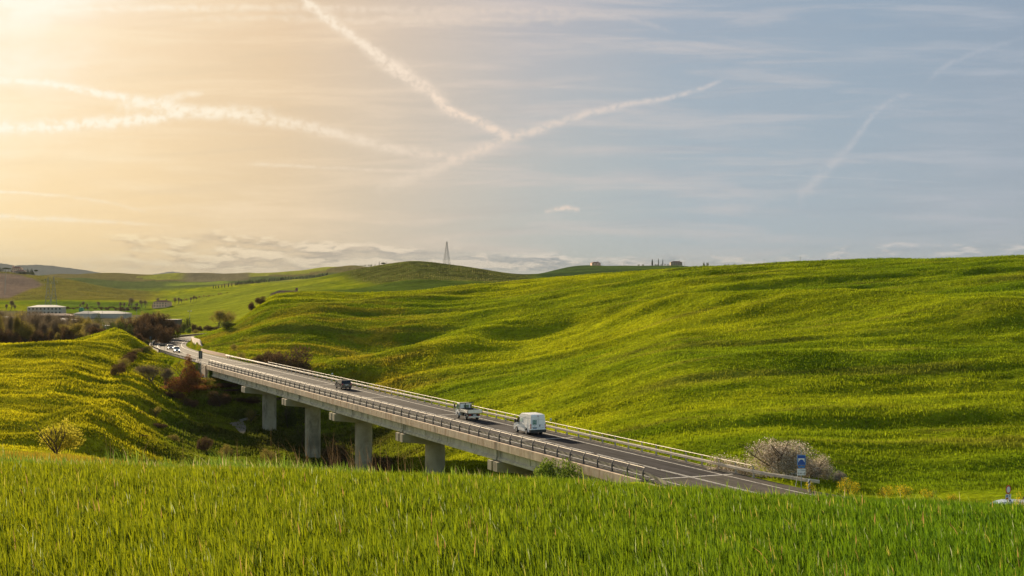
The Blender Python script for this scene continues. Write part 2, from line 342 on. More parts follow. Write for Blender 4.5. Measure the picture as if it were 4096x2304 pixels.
# ------------------------------------------------------------------ terrain: profiles along lines of sight
PROF = {
 0: [(60,1842),(85,1824),(110,1798),(125,1792),(150,1850),(185,1800),(200,1775),(230,1650),(270,1520),(310,1425),(345,1378),(400,1400),(550,1395),(700,1347),(1000,1279),(1300,1242),(1450,1228),(1650,1190),(1900,1135),(2150,1092),(2400,1092),(2900,1125)],
 300: [(60,1846),(85,1828),(110,1806),(125,1812),(150,1870),(200,1810),(215,1782),(240,1645),(270,1520),(310,1412),(350,1350),(400,1385),(550,1390),(700,1347),(1000,1279),(1400,1233),(1550,1205),(1750,1170),(1950,1138),(2150,1118),(2400,1150),(2900,1130),(3300,1100),(3500,1093),(4500,1125)],
 480: [(60,1853),(85,1836),(110,1850),(150,1950),(200,1840),(225,1770),(250,1665),(280,1560),(310,1455),(345,1372),(380,1300),(392,1298),(430,1345),(550,1380),(700,1347),(1000,1279),(1400,1233),(1550,1205),(1800,1178),(2000,1158),(2200,1168),(2600,1170),(3000,1140),(3400,1095),(3500,1088),(4500,1125)],
 545: [(60,1856),(85,1844),(110,1860),(150,1955),(200,1850),(225,1768),(250,1690),(280,1590),(310,1490),(345,1395),(372,1310),(388,1286),(410,1320),(440,1362),(550,1365),(700,1345),(1000,1279),(1400,1233),(1575,1202),(1800,1180),(2000,1165),(2200,1170),(2700,1162),(3150,1125),(3450,1095),(4500,1125)],
 610: [(60,1858),(85,1852),(110,1870),(150,1960),(200,1860),(230,1765),(260,1665),(290,1600),(310,1545),(345,1460),(400,1395),(440,1368),(480,1352),(550,1350),(650,1350),(800,1319),(1000,1279),(1400,1233),(1600,1200),(1800,1182),(2200,1172),(2800,1155),(3300,1110),(3500,1099),(4500,1125)],
 800: [(60,1862),(85,1870),(110,1900),(150,1960),(200,1870),(230,1815),(260,1730),(285,1650),(300,1590),(330,1480),(370,1410),(410,1375),(450,1345),(490,1345),(600,1335),(700,1320),(900,1280),(1100,1240),(1300,1215),(1600,1185),(2000,1165),(2400,1155),(2600,1150),(3000,1128),(3400,1098),(3600,1097),(4500,1125)],
 950: [(60,1866),(85,1880),(110,1920),(150,1980),(200,1900),(230,1850),(255,1790),(278,1700),(300,1610),(318,1512),(335,1442),(370,1405),(410,1350),(440,1310),(465,1292),(490,1310),(560,1345),(650,1325),(700,1310),(900,1265),(1100,1215),(1300,1182),(1500,1168),(1800,1175),(2300,1150),(2500,1143),(3000,1118),(3600,1087),(4500,1125)],
 1060: [(60,1870),(85,1885),(110,1930),(150,2000),(200,1920),(230,1850),(255,1780),(278,1715),(300,1640),(320,1530),(340,1448),(370,1395),(410,1320),(450,1240),(485,1183),(500,1171),(550,1215),(650,1290),(750,1265),(900,1225),(1100,1182),(1300,1162),(1500,1152),(1700,1165),(2300,1140),(2600,1125),(3000,1112),(3700,1083),(4500,1125)],
 1250: [(60,1878),(110,1930),(150,2010),(200,1940),(230,1880),(250,1835),(280,1740),(300,1655),(320,1550),(338,1462),(370,1380),(410,1295),(450,1225),(490,1178),(510,1165),(560,1188),(650,1225),(800,1215),(1000,1180),(1200,1150),(1350,1128),(1500,1118),(1800,1140),(2500,1130),(2700,1110),(3200,1092),(3800,1073),(4500,1120)],
 1450: [(60,1885),(110,1930),(150,2010),(200,1960),(230,1900),(260,1800),(280,1700),(300,1600),(330,1490),(360,1405),(400,1320),(440,1250),(480,1193),(515,1163),(560,1188),(680,1218),(800,1200),(1000,1170),(1200,1135),(1350,1100),(1450,1078),(1500,1073),(1900,1100),(2600,1100),(3200,1085),(3800,1058),(4500,1115)],
 1650: [(60,1890),(110,1930),(150,2000),(180,1960),(210,1880),(240,1780),(260,1700),(280,1610),(310,1500),(350,1395),(400,1295),(450,1215),(490,1173),(515,1156),(560,1182),(680,1212),(850,1180),(1000,1150),(1200,1100),(1400,1052),(1500,1039),(1900,1080),(4500,1110)],
 1850: [(60,1898),(110,1935),(150,1990),(180,1900),(210,1800),(240,1690),(265,1600),(300,1480),(350,1370),(400,1280),(450,1203),(490,1158),(510,1144),(560,1172),(700,1200),(900,1170),(1200,1110),(1400,1072),(1500,1058),(1900,1085),(4500,1110)],
 2050: [(60,1908),(110,1940),(150,1970),(180,1860),(210,1760),(235,1660),(270,1540),(320,1410),(380,1290),(430,1203),(475,1148),(495,1128),(545,1160),(700,1180),(900,1165),(1300,1112),(1500,1090),(1700,1108),(1900,1112),(2300,1130),(4500,1125)],
 2300: [(60,1925),(110,1960),(140,1950),(165,1830),(200,1700),(240,1560),(300,1405),(370,1255),(430,1160),(472,1112),(490,1100),(560,1132),(800,1160),(1300,1130),(1700,1082),(1900,1053),(2300,1080),(4500,1125)],
 2700: [(60,1955),(100,1990),(125,1985),(140,1930),(160,1785),(200,1610),(250,1420),(320,1250),(400,1130),(450,1074),(470,1064),(560,1090),(900,1110),(1500,1080),(1900,1058),(2000,1055),(2400,1070),(4500,1120)],
 3100: [(60,1990),(100,2015),(125,1960),(140,1872),(170,1700),(200,1570),(250,1390),(320,1220),(390,1110),(440,1056),(460,1045),(560,1080),(4500,1110)],
 3500: [(60,2015),(100,2030),(120,1996),(140,1890),(165,1740),(200,1560),(250,1365),(320,1200),(380,1095),(430,1040),(445,1031),(560,1080),(4500,1110)],
 4096: [(60,2045),(85,2065),(100,2075),(115,2010),(135,1900),(160,1740),(200,1530),(250,1330),(310,1170),(360,1070),(390,1022),(405,1010),(500,1060),(4500,1110)],
}
EDGE_PX = [-2000, 0, 600, 1200, 1700, 2000, 2500, 3000, 3500, 4096, 6000]; EDGE_ROW = [1815, 1832, 1846, 1860, 1880, 1888, 1916, 1950, 1976, 2003, 2025]
def zfield(x, y):
    px = 2048 + F * x / np.maximum(y, 22.0); t = (np.interp(px, EDGE_PX, EDGE_ROW) - HY) / F; b = t - 2.15 / 34
    return -(2.50 + b * y) - 0.0045 * np.maximum(y - 31, 0) ** 2
NLY = 700; LY0, LY1 = math.log(18.0), math.log(22000.0); LYS = np.linspace(LY0, LY1, NLY); PXS = np.arange(-5000, 9001, 20)
def build_table():
    keys = sorted(PROF); rows = []
    for k in keys:
        pr = PROF[k]; Y0 = np.array([18, 22, 26, 30, 34, 38.]); Yv = np.concatenate([Y0, [p[0] for p in pr], [9000, 22000]])
        kx = (k - 2048) / F
        zv = np.concatenate([zfield(kx * Y0, Y0), [-(p[1] - HY) / F * p[0] - 0.35 * (1 if p[0] < 100 else 0.6 if p[0] < 520 else 0) for p in pr], [-28, -28]])
        rows.append(np.interp(LYS, np.log(Yv), zv))
    rows = np.array(rows)
    T = np.array([np.interp(PXS, keys, rows[:, j]) for j in range(NLY)]).T       # px, logY
    def gauss(a, sig, axis):
        r = int(sig * 3); g = np.exp(-0.5 * (np.arange(-r, r + 1) / sig) ** 2); g /= g.sum()
        p = np.pad(a, [(r, r) if i == axis else (0, 0) for i in range(2)], mode='edge')
        return np.apply_along_axis(lambda q: np.convolve(q, g, 'valid'), axis, p)
    T = gauss(T, 2.1, 0); T = gauss(T, 3.0, 1)
    return T
TAB = build_table()
def pts_line(L): return np.array([((px - 2048) / F * Y, Y, 0.0) for px, Y in L])
SPUR = pts_line([(640, 352), (590, 330), (520, 290), (450, 258), (390, 232), (335, 210)]); DITCH = pts_line([(590, 352), (530, 325), (465, 290), (400, 262), (320, 235)])
def pts_rows(L):                                          # depth where the unmodulated slope meets a given row
    out = []; ys = np.exp(LYS)
    for px, row in L:
        z = TAB[int((px - PXS[0]) / 20)]; r = HY - z / ys * F; m = (ys > 240) & (ys < 520); k = np.where(m & (r <= row))[0]; out.append((px, ys[k[0]] if len(k) else 400.0))
    return pts_line(out)
RIDGE = pts_rows([(1383, 1492), (1560, 1455), (1749, 1420), (2067, 1328), (2385, 1262), (2703, 1236), (3100, 1238), (3500, 1262), (4200, 1300)])
SWALE = pts_rows([(1440, 1395), (1650, 1342), (1829, 1302), (2147, 1258), (2400, 1222), (2700, 1190)]); SPUR1 = pts_rows([(1080, 1335), (1272, 1275), (1590, 1212), (1850, 1172)])
RIDGE2 = pts_line([(1900, 262), (2400, 250), (3000, 232), (3700, 225), (4300, 215)])
def line_bump(x, y, L, w):
    out = np.zeros(x.shape); m = (y > 190) & (y < 540)
    if m.any():
        d, _, _, run = seg_dist(x[m], y[m], L); tot = np.linalg.norm(np.diff(L[:, :2], axis=0), axis=1).sum()
        out[m] = np.exp(-(d / w) ** 2) * sm(0, 20, run) * sm(tot, tot - 20, run) if False else np.exp(-(d / w) ** 2)
    return out
def carve(x, y, z):
    m = (y > 20) & (y < 760) & (x > -190) & (x < 140)
    if not m.any(): return z
    xm, ym, zm = x[m], y[m], z[m]
    d, side, hz, run = seg_dist(xm, ym, ROAD2)
    wall = np.where((side > 0) & (run > 80) & (run < 158), 2.6 * sm(80, 98, run) * sm(158, 140, run), 0.0)
    gr = 0.45 * fbm(xm / 9, ym / 9, 3, 5)
    lo = hz - 0.08 - np.maximum(d - 5.9, 0) * 0.52 + np.where(d > 7, gr, 0)
    up = hz - 0.08 + np.maximum(d - 6.3, 0) * 0.62 + np.where(d > 6.25, wall, 0) + np.where(d > 8, gr, 0)
    zm = np.clip(zm, lo, up)
    d, side, hz, run = seg_dist(xm, ym, ROAD1)
    lo = hz - 0.08 - np.maximum(d - 6.2, 0) * 0.5; up = hz - 0.08 + np.maximum(d - 6.4, 0) * 0.5
    zm = np.clip(zm, lo, up)
    d, side, hz, run = seg_dist(xm, ym, BRC)
    e = np.minimum(run, BL - run)
    up = hz - 2.6 - np.minimum(e, 12) * 0.12 + np.maximum(d - 9, 0) * 0.6
    up = np.where(e < 0.3, 1e3, up)
    zm = np.where(d < 40, np.minimum(zm, up), zm)
    z = z.copy(); z[m] = zm; return z
def Hrel(x, y):
    x = np.asarray(x, float); y = np.asarray(y, float)
    yy = np.maximum(y, 18.0); px = 2048 + F * x / yy
    fi = np.clip((px - PXS[0]) / 20.0, 0, len(PXS) - 1.001); fj = np.clip((np.log(yy) - LY0) / (LY1 - LY0) * (NLY - 1), 0, NLY - 1.001)
    i = fi.astype(int); j = fj.astype(int); a = fi - i; b = fj - j
    zt = (TAB[i, j] * (1 - a) + TAB[i + 1, j] * a) * (1 - b) + (TAB[i, j + 1] * (1 - a) + TAB[i + 1, j + 1] * a) * b
    w = sm(24, 36, y); z = zfield(x, y) * (1 - w) + zt * w
    # undulation of the slopes: long low swells lying across the hills
    r = sm(60, 150, y)
    amp = r * (1.15 + 0.6 * sm(1200, 3500, y) * 8)
    warp = 14 * fbm(x / 90, y / 90, 2, 31)
    z = z + amp * (0.95 * fbm((x + warp) / 85, (y + 0.25 * x) / 27, 2, 3) + (0.75 * fbm((x + warp) / 62, (y + .12 * x) / 9, 2, 9) + .26 * fbm(x / 11, y / 4.5, 2, 12)) * (1 - sm(520, 900, y))) * (1 - 0.55 * sm(900, 2500, y))
    z = z + sm(1500, 3500, y) * 13.0 * fbm(x / 380, y / 480, 4, 17) + sm(700, 1000, y) * 5.0 * fbm(x / 210 + y / 500, y / 260, 3, 19)
    z = z + 0.05 * fbm(x / 1.7, y / 1.7, 2, 21) * (1 - sm(60, 140, y))
    z = z + 3.8 * line_bump(x, y, SPUR, 7.0) - 2.6 * line_bump(x, y, DITCH, 6.0) + 3.4 * line_bump(x, y, RIDGE, 14.0) - 3.0 * line_bump(x, y, SWALE, 17.0) + 1.6 * line_bump(x, y, SPUR1, 15.0) + 1.3 * line_bump(x, y, RIDGE2, 12.0)
    return carve(x, y, z)
def gz(x, y): return float(Hrel(np.array([x], float), np.array([y], float))[0]) + CZ
def G(px, Y, dz=0.0):                                     # ground point on the line of sight of column px at depth Y
    x = (px - 2048) / F * Y; return Vector((x, Y, gz(x, Y) + dz))
def W(px, py, Y): return Vector(((px - 2048) / F * Y, Y, CZ - (py - HY) / F * Y))
# ------------------------------------------------------------------ what grows where (colour of the crop or soil)
def albedo(x, y):
    x = np.asarray(x, float); y = np.asarray(y, float); yy = np.maximum(y, 10); px = 2048 + F * x / yy
    n1 = fbm(x / 60, y / 40, 3, 101); n2 = fbm(x / 9, y / 7, 3, 102); n3 = fbm(x / 2.2, y / 2.2, 2, 103)
    def C(a): return np.array(a)[None, :]
    green = C([.14, .20, .006]); yel = C([.32, .33, .008]); olive = C([.115, .105, .022]); dark = C([.045, .06, .012])
    t = np.clip(0.5 + 0.9 * n1 + 0.5 * n2, 0, 1)[:, None]
    col = green * (1 - t) + yel * t * 0.8 + green * t * 0.2
    # cooler denser wheat to the right
    r = sm(2200, 3600, px)[:, None] * 0.35; col = col * (1 - r) + C([.085, .165, .006]) * r
    # thin streaks of dry stems along the slope
    s = (sm(0.2, 0.5, fbm(x / 30, y / 5, 3, 104)) * (y > 120) * (y < 560) * 0.35)[:, None]; col = col * (1 - s) + C([.17, .135, .03]) * s
    # weedy yellow-flowered margin near the right-hand rail and on the cutting
    m = (sm(600, 800, px) * (1 - sm(1500, 1900, px)) * sm(285, 310, y) * (1 - sm(425, 470, y)) * (0.25 + 0.75 * sm(-0.1, 0.3, n2)) * 0.6)[:, None]; col = col * (1 - m) + C([.24, .17, .015]) * m
    # rough darker weed ground: top field left of the crest bush
    m = ((px > 900) & (px < 1900)) * sm(425, 450, y) * (1 - sm(510, 530, y)) * sm(-0.1, 0.2, n2) * 0.4; m = m[:, None]; col = col * (1 - m) + C([.09, .095, .012]) * m
    # left field: brassy
    m = ((1 - sm(600, 700, px)) * sm(140, 200, y) * (1 - sm(345, 420, y)))[:, None]; k = np.clip(0.55 + 1.1 * n2, 0, 1)[:, None]; col = col * (1 - m) + (C([.38, .345, .009]) * k + C([.17, .18, .007]) * (1 - k)) * m
    # gully and stream banks under the bridge
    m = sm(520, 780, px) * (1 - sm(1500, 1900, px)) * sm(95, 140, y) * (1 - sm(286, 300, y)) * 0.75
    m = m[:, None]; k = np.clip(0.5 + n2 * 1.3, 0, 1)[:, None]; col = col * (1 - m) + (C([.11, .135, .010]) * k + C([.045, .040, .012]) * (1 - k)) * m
    # near meadow lip
    m = (sm(40, 55, y) * (1 - sm(118, 135, y)) * (1 - sm(500, 800, px)))[:, None]; col = col * (1 - m) + C([.27, .21, .02]) * m
    # river wood floor + yard floor
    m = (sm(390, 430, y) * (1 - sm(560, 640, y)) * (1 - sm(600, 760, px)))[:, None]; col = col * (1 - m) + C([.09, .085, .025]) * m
    m = (sm(600, 680, y) * (1 - sm(1150, 1250, y)) * (1 - sm(560, 760, px)))[:, None]; col = col * (1 - m) + (C([.16, .14, .07])) * m
    # light green slopes beyond
    m = (sm(600, 700, y) * (1 - sm(1650, 2000, y)) * sm(560, 760, px) * (1 - sm(1200, 1420, px)))[:, None]; k = np.clip(0.5 + n1, 0, 1)[:, None]; col = col * (1 - m) + (C([.25, .285, .018]) * k + C([.16, .20, .016]) * (1 - k)) * m
    m = (sm(1240, 1300, y) * (1 - sm(1520 + 0 * y, 1560, y)) * sm(90, 180, px) * (1 - sm(560, 640, px)))[:, None]; col = col * (1 - m) + C([.125, .19, .015]) * m
    # vineyard hill on the left, ploughed piece on its flank
    m = (sm(1560, 1600, y) * (1 - sm(2350, 2450, y)) * (1 - sm(560, 700, px)))[:, None]; k = np.clip(0.5 + 1.5 * fbm(x / 30, y / 60, 3, 105), 0, 1)[:, None]; col = col * (1 - m) + (C([.21, .18, .03]) * k + C([.15, .145, .024]) * (1 - k)) * m
    edge = 170 - np.abs(y - 1930) * 0.42
    m = (sm(1600, 1640, y) * (1 - sm(2110, 2150, y)) * (1 - sm(edge - 12, edge + 12, px)))[:, None]; col = col * (1 - m) + C([.20, .15, .115]) * m
    # far hills, patchwork
    m = sm(2400, 2700, y)
    cell = vnoise(x / 330 + 0.3 * fbm(x / 300, y / 300, 2, 7), y / 420 + 7, 77)
    pc = np.where(cell[:, None] < .34, C([.15, .19, .03]), np.where(cell[:, None] < .62, C([.25, .27, .035]), np.where(cell[:, None] < .76, C([.16, .14, .045]), C([.09, .12, .028]))))
    m = m[:, None]; col = col * (1 - m) + pc * m
    m = (sm(2950, 3050, y) * (1 - sm(3500, 3580, y)) * sm(700, 760, px - 0.0) * (1 - sm(985, 1010, px)))[:, None]; col = col * (1 - m) + C([.17, .15, .08]) * m
    m = (sm(2650, 2800, y) * (1 - sm(2900, 3000, y)) * sm(640, 700, px) * (1 - sm(880, 940, px)))[:, None]; col = col * (1 - m) + C([.2, .26, .03]) * m
    # hill with the lattice tower: dark vineyard on its right flank
    edge = 1480 - (y - 1200) * 0.55
    m = (sm(1120, 1180, y) * (1 - sm(1800, 1900, y)) * sm(edge - 60, edge + 60, px + 40 * n2) * (1 - sm(2110, 2170, px)) * (1 - sm(1480, 1510, y) * (1 - sm(1500, 1700, px))))[:, None]; col = col * (1 - m) + (C([.10, .115, .022]) * (0.85 + 0.5 * n2[:, None])) * m
    m = (sm(620, 700, y) * (1 - sm(1120, 1180, y)) * sm(1180, 1350, px) * (1 - sm(2300, 2400, px)))[:, None]; col = col * (1 - m) + C([.075, .115, .014]) * m
    m = (sm(1150, 1300, y) * sm(2080, 2180, px))[:, None]; k = sm(-0.2, 0.3, fbm(x / 130, y / 60, 2, 55))[:, None]; col = col * (1 - m) + (C([.075, .125, .02]) * k + C([.045, .08, .02]) * (1 - k)) * m
    v = (1 + 0.20 * n2 + 0.16 * n3)[:, None]
    return np.clip(col * v, 0.004, 0.9)

# ------------------------------------------------------------------ the ground: one sheet to the horizon
def build_ground():
    th = np.concatenate([np.linspace(-50, -21.5, 90, endpoint=False), np.linspace(-21.5, 21.5, 900, endpoint=False), np.linspace(21.5, 50, 91)]) * math.pi / 180
    yv = np.concatenate([np.linspace(-25, 14, 40, endpoint=False), np.linspace(14, 110, 150, endpoint=False), np.linspace(110, 570, 440, endpoint=False), np.exp(np.linspace(math.log(570), math.log(1700), 170, endpoint=False)), np.exp(np.linspace(math.log(1700), math.log(21000), 160))])
    # columns fan out from a point behind the camera so that the sheet also covers the photographer's feet
    k = np.tan(th); Y, K = np.meshgrid(yv, k, indexing='ij'); X = K * (Y + 34 * (1 - sm(60, 400, Y)))
    z = Hrel(X.ravel(), Y.ravel()) + CZ
    V = np.c_[X.ravel(), Y.ravel(), z]; n, m = X.shape
    i = np.arange(n - 1)[:, None] * m + np.arange(m - 1)[None, :]; i = i.ravel()
    idx = np.c_[i, i + 1, i + m + 1, i + m].ravel()
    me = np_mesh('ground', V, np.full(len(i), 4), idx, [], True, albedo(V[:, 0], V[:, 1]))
    mt = bpy.data.materials.new('field_ground'); mt.use_nodes = True; nt = mt.node_tree; nt.nodes.clear(); b = nt.nodes.new('ShaderNodeBsdfDiffuse'); out = nt.nodes.new('ShaderNodeOutputMaterial')
    a = nt.nodes.new('ShaderNodeAttribute'); a.attribute_name = 'tint'; ge = nt.nodes.new('ShaderNodeNewGeometry')
    n1 = noise(nt, ge.outputs['Position'], 1.1, 6, 0.7); n2 = noise(nt, ge.outputs['Position'], 0.05, 5, 0.6)
    f = n1.sstep(0.3, 0.7, 0.6, 1.3) * n2.sstep(0.3, 0.7, 0.85, 1.15)
    c = mixc(nt, 1.0, a.outputs['Color'], combine(nt, f, f, f), 'MULTIPLY')
    nt.links.new(c, b.inputs[0])
    nt.links.new(b.outputs[0], out.inputs[0])
    bp = nt.nodes.new('ShaderNodeBump'); bp.inputs['Strength'].default_value = 0.9; bp.inputs['Distance'].default_value = 0.45
    nt.links.new(n1.k, bp.inputs['Height']); nt.links.new(bp.outputs[0], b.inputs['Normal'])
    me.materials.append(mt)
    o = bpy.data.objects.new('ground', me); COL.objects.link(o); return tag(o, kind='structure')
build_ground()

RNG = np.random.default_rng(11)
def blades(name, x, y, z, h, w, ang, lean, tint, matl, seg=2, root_dark=True, latw=None):
    """many thin curved blades in one mesh"""
    n = len(x); ca, sa = np.cos(ang), np.sin(ang); la = ang + math.pi / 2 + RNG.normal(0, 0.5, n); cl, sl = np.cos(la), np.sin(la)
    V = []; T = []; lev = np.linspace(0, 1, seg + 1)
    for l in lev[:-1]:
        ww = w * (1 - 0.35 * l) / 2; off = lean * l ** 1.8 * h; zz = z + h * l * (1 - 0.25 * lean * l)
        for s in (-1, 1): V.append(np.c_[x + s * ca * ww + cl * off, y + s * sa * ww + sl * off, zz]); T.append(tint * (0.9 + 0.1 * l))  # tint darkens toward the root, self-shadowing painted into the blade
    V.append(np.c_[x + cl * lean * h, y + sl * lean * h, z + h * (1 - 0.25 * lean)]); T.append(tint)
    k = len(V); V = np.stack(V, 1).reshape(-1, 3); T = np.stack(T, 1).reshape(-1, 3); b = np.arange(n)[:, None] * k
    cnt = []; fl = []
    for q in range(seg - 1): fl.append(b + np.array([[2 * q, 2 * q + 1, 2 * q + 3, 2 * q + 2]])); cnt.append(4)
    fl.append(b + np.array([[2 * seg - 2, 2 * seg - 1, 2 * seg]])); cnt.append(3)
    idx = np.concatenate(fl, 1).ravel(); counts = np.tile(cnt, n)
    me = np_mesh(name, V, counts, idx, matl, False, T); o = bpy.data.objects.new(name, me); COL.objects.link(o); return o

attr_leaf_mat('wheat_leaf', 0.5, 0.015); attr_leaf_mat('crop_tuft', 0.45)
# the wheat of the near field
def near_wheat(n=330000):
    y = 9 + (46 - 9) * RNG.random(n) ** 0.85; kx = RNG.uniform(-0.44, 0.44, n) * (1 + 3 / y); x = kx * y
    keep = RNG.random(n) < 0.62 + 0.5 * fbm(x / 0.9, y / 0.9, 2, 40)
    x, y = x[keep], y[keep]; n = len(x); z = Hrel(x, y) + CZ
    u = RNG.random(n); b = RNG.random(n)
    h = RNG.uniform(.16, .35, n) * (1 + 0.22 * fbm(x / 1.3, y / 1.3, 2, 41)); h = np.where(u > .993, h * 1.35, h)
    w = RNG.uniform(.010, .021, n) * (1 + sm(15, 40, y) * 0.6)
    px = sm(0, 1, (2048 + F * x / y) / 4096)[:, None]
    c1 = np.array([.225, .245, .004]) * (1 - px) + np.array([.115, .20, .005]) * px
    c2 = np.array([.055, .08, .003]) * (1 - px) + np.array([.028, .07, .004]) * px
    t = c1 * b[:, None] + c2 * (1 - b[:, None])
    t = np.where((u > .985)[:, None], np.array([.27, .25, .04]), t); t = np.where((u > .997)[:, None], np.array([.28, .17, .06]), t)
    t = np.where((u < .012)[:, None], np.array([.26, .30, .14]), t)
    lean = np.abs(RNG.normal(.22, .25, n)).clip(0, .9)
    o = blades('wheat', x, y, z, h, w, RNG.uniform(0, math.pi, n), lean, t * 1.15, MATS['wheat_leaf'], 3)
    tag(o, 'young green wheat blades filling the near field', 'wheat', kind='stuff')
near_wheat()
# taller rough grass and stems along the far lip of the near field
def lip_grass(n=16000):
    px = RNG.uniform(-700, 4800, n); y = RNG.uniform(38, 48, n); x = (px - 2048) / F * y
    m = RNG.random(n) < np.where(px < 1500, 1.0, 0.30); px, x, y = px[m], x[m], y[m]; n = len(x); z = Hrel(x, y) + CZ
    u = RNG.random(n); h = RNG.uniform(.3, .75, n) * (0.8 + 0.8 * fbm(x / 1.5, y / 3, 2, 44).clip(0, 1)); w = RNG.uniform(.012, .03, n)
    t = np.where((u > .6)[:, None], np.array([.20, .27, .03]), np.array([.12, .2, .02])); t = np.where((u > .93)[:, None], np.array([.45, .38, .2]), t)
    o = blades('rough_grass', x, y, z, h, w, RNG.uniform(0, math.pi, n), np.abs(RNG.normal(.5, .3, n)).clip(0, 1.1), t, MATS['wheat_leaf'], 3)
    tag(o, 'rough weedy grass along the far edge of the near wheat field', 'grass', kind='stuff')
    # dry reed stems sticking up before the dark gully
    n = 150; px = np.concatenate([RNG.normal(1400, 120, 95), RNG.uniform(420, 1700, 55)]); y = RNG.uniform(45, 60, n); x = (px - 2048) / F * y; z = Hrel(x, y) + CZ
    o = blades('dry_stems', x, y, z, RNG.uniform(.5, 1.35, n) * np.where(np.arange(n) < 95, 1.0, 0.9) * (1 + (y - 45) / 15), np.full(n, .012), RNG.uniform(0, 3, n), np.abs(RNG.normal(.25, .2, n)), np.tile([.13, .085, .045], (n, 1)), MATS['wheat_leaf'], 3)
    tag(o, 'dry brown seed stems standing along the near field edge', 'dry stems', kind='stuff')
lip_grass()
# the crop on the slopes beyond the road, as tussocks
def slope_crop(name, label, n, pxr, yr, hr, wr, seed, accept=None, bright=1.0, clump=0.0):
    global RNG
    RNG = np.random.default_rng(seed)
    px = RNG.uniform(*pxr, n); y = yr[0] + (yr[1] - yr[0]) * RNG.random(n); x = (px - 2048) / F * y
    x = x + RNG.normal(0, .6, n)
    d1, _, _, _ = seg_dist(x, y, ROAD2[::4]); d2, _, _, _ = seg_dist(x, y, np.vstack([ROAD1[::9], BRC[:4]]))
    k = (d1 > 7.6) & (d2 > 7.0) & (RNG.random(n) < 0.75 + 0.9 * fbm(x / 5, y / 3.2, 3, 60))
    if accept is not None: k &= accept(px, x, y)
    x, y = x[k], y[k]; n = len(x); z = Hrel(x, y) + CZ; al = albedo(x, y) * (0.6 + 0.75 * RNG.random(n))[:, None] * bright
    cl = sm(.05, .45, fbm(x / 2.6, y / 1.7, 2, 62)) * clump; h = RNG.uniform(*hr, n) * (1 + .35 * fbm(x / 7, y / 5, 2, 61)) * (1 + 1.5 * cl); al = al * (1 - .35 * cl)[:, None]; w = RNG.uniform(*wr, n) * (0.7 + y / 500)  # tall clumps tinted darker: the shadows of tussocks put into their colour
    o = blades(name, x, y, z - .03, h, w, RNG.uniform(0, math.pi, n), np.abs(RNG.normal(.15, .15, n)).clip(0, .6), al, MATS['crop_tuft'], 2)
    return tag(o, label, 'crop', kind='stuff')
slope_crop('hill_wheat', 'bright yellow-green wheat on the hillside beyond the road', 680000, (760, 4500), (124, 535), (.16, .36), (.06, .13), 21, clump=.35)
slope_crop('field_grass', 'brassy yellow-green grass on the field left of the road', 130000, (-450, 720), (185, 385), (.16, .36), (.07, .15), 22, clump=.35)
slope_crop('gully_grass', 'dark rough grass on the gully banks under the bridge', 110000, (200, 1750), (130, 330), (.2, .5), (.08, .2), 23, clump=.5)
slope_crop('meadow_grass', 'warm yellow grass on the low meadow behind the wheat at left', 60000, (-600, 900), (42, 140), (.15, .4), (.03, .07), 24)

# ------------------------------------------------------------------ far blue mountains
def mountains():
    mt = mat('mountain_wood', (.045, .06, .06), 1.0, var=.3, scale=.002, spec=0.0)
    for nm, pts, Y, dep in (('mountains', [(-2500, 1010), (-1500, 1035), (-600, 1048), (0, 1053), (60, 1062), (110, 1060), (145, 1059), (200, 1062), (260, 1070), (310, 1076), (370, 1086), (450, 1100), (520, 1125)], 14000, 2500),
                            ('mountains', [(560, 1112), (620, 1096), (660, 1090), (690, 1086), (720, 1090), (760, 1096), (820, 1112)], 17500, 1500)):
        mb = MB(); P = []
        for (a, pa), (b, pb) in zip(pts[:-1], pts[1:]):
            K = max(2, int((b - a) / 6))
            for q in range(K): P.append((a + (b - a) * q / K, pa + (pb - pa) * q / K))
        P.append(pts[-1]); R = []
        for q, (px, py) in enumerate(P):
            j = 1.2 * (math.sin(q * 1.7) + math.sin(q * .61)) * 0.5 * (py < 1118); crest = W(px, py + j, Y)
            R.append([Vector((crest.x, Y - dep, 0)), Vector((crest.x, Y - dep * .4, crest.z * .55)), crest, Vector((crest.x, Y + dep * .5, crest.z * .5)), Vector((crest.x, Y + dep, 0))])
        vs = [p for r in R for p in r]; n = 5
        mb.add(vs, [(i * n + k, (i + 1) * n + k, (i + 1) * n + k + 1, i * n + k + 1) for i in range(len(R) - 1) for k in range(n - 1)])
        tag(mb.build(nm, mt, smooth=True), kind='structure')
mountains()
# ------------------------------------------------------------------ road surface and markings
def asphalt_mat(name, c, seed, wear=0.25):
    m = bpy.data.materials.new(name); m.use_nodes = True; nt = m.node_tree; b = nt.nodes['Principled BSDF']
    uv = nt.nodes.new('ShaderNodeAttribute'); uv.attribute_name = 'tint'          # r = across, g = along
    sp = nt.nodes.new('ShaderNodeSeparateColor'); nt.links.new(uv.outputs['Color'], sp.inputs[0]); t = E(nt, sp.outputs[0]); s = E(nt, sp.outputs[1])
    n1 = noise(nt, combine(nt, t * 10.0, s * 60.0, seed), 0.7, 6, 0.65).sstep(.3, .7, .82, 1.15)
    tracks = noise(nt, combine(nt, t * 22.0, s * 4.0, seed), 1.2, 3, .5).sstep(.35, .65, 1 - wear, 1 + wear)
    patch = noise(nt, combine(nt, t * 5.0, s * 30.0, seed + 5.0), 0.6, 2, .5).sstep(.52, .56, 1.0, .86)
    f = n1 * tracks * patch
    nt.links.new(mixc(nt, 1.0, tuple(c) + (1,), combine(nt, f, f, f), 'MULTIPLY'), b.inputs['Base Color'])
    b.inputs['Roughness'].default_value = 0.8; b.inputs['Specular IOR Level'].default_value = 0.03
    MATS[name] = m; return m
asphalt_mat('asphalt', (.036, .034, .038), 1.0, .42); asphalt_mat('worn_asphalt', (.085, .076, .068), 4.0, .15)
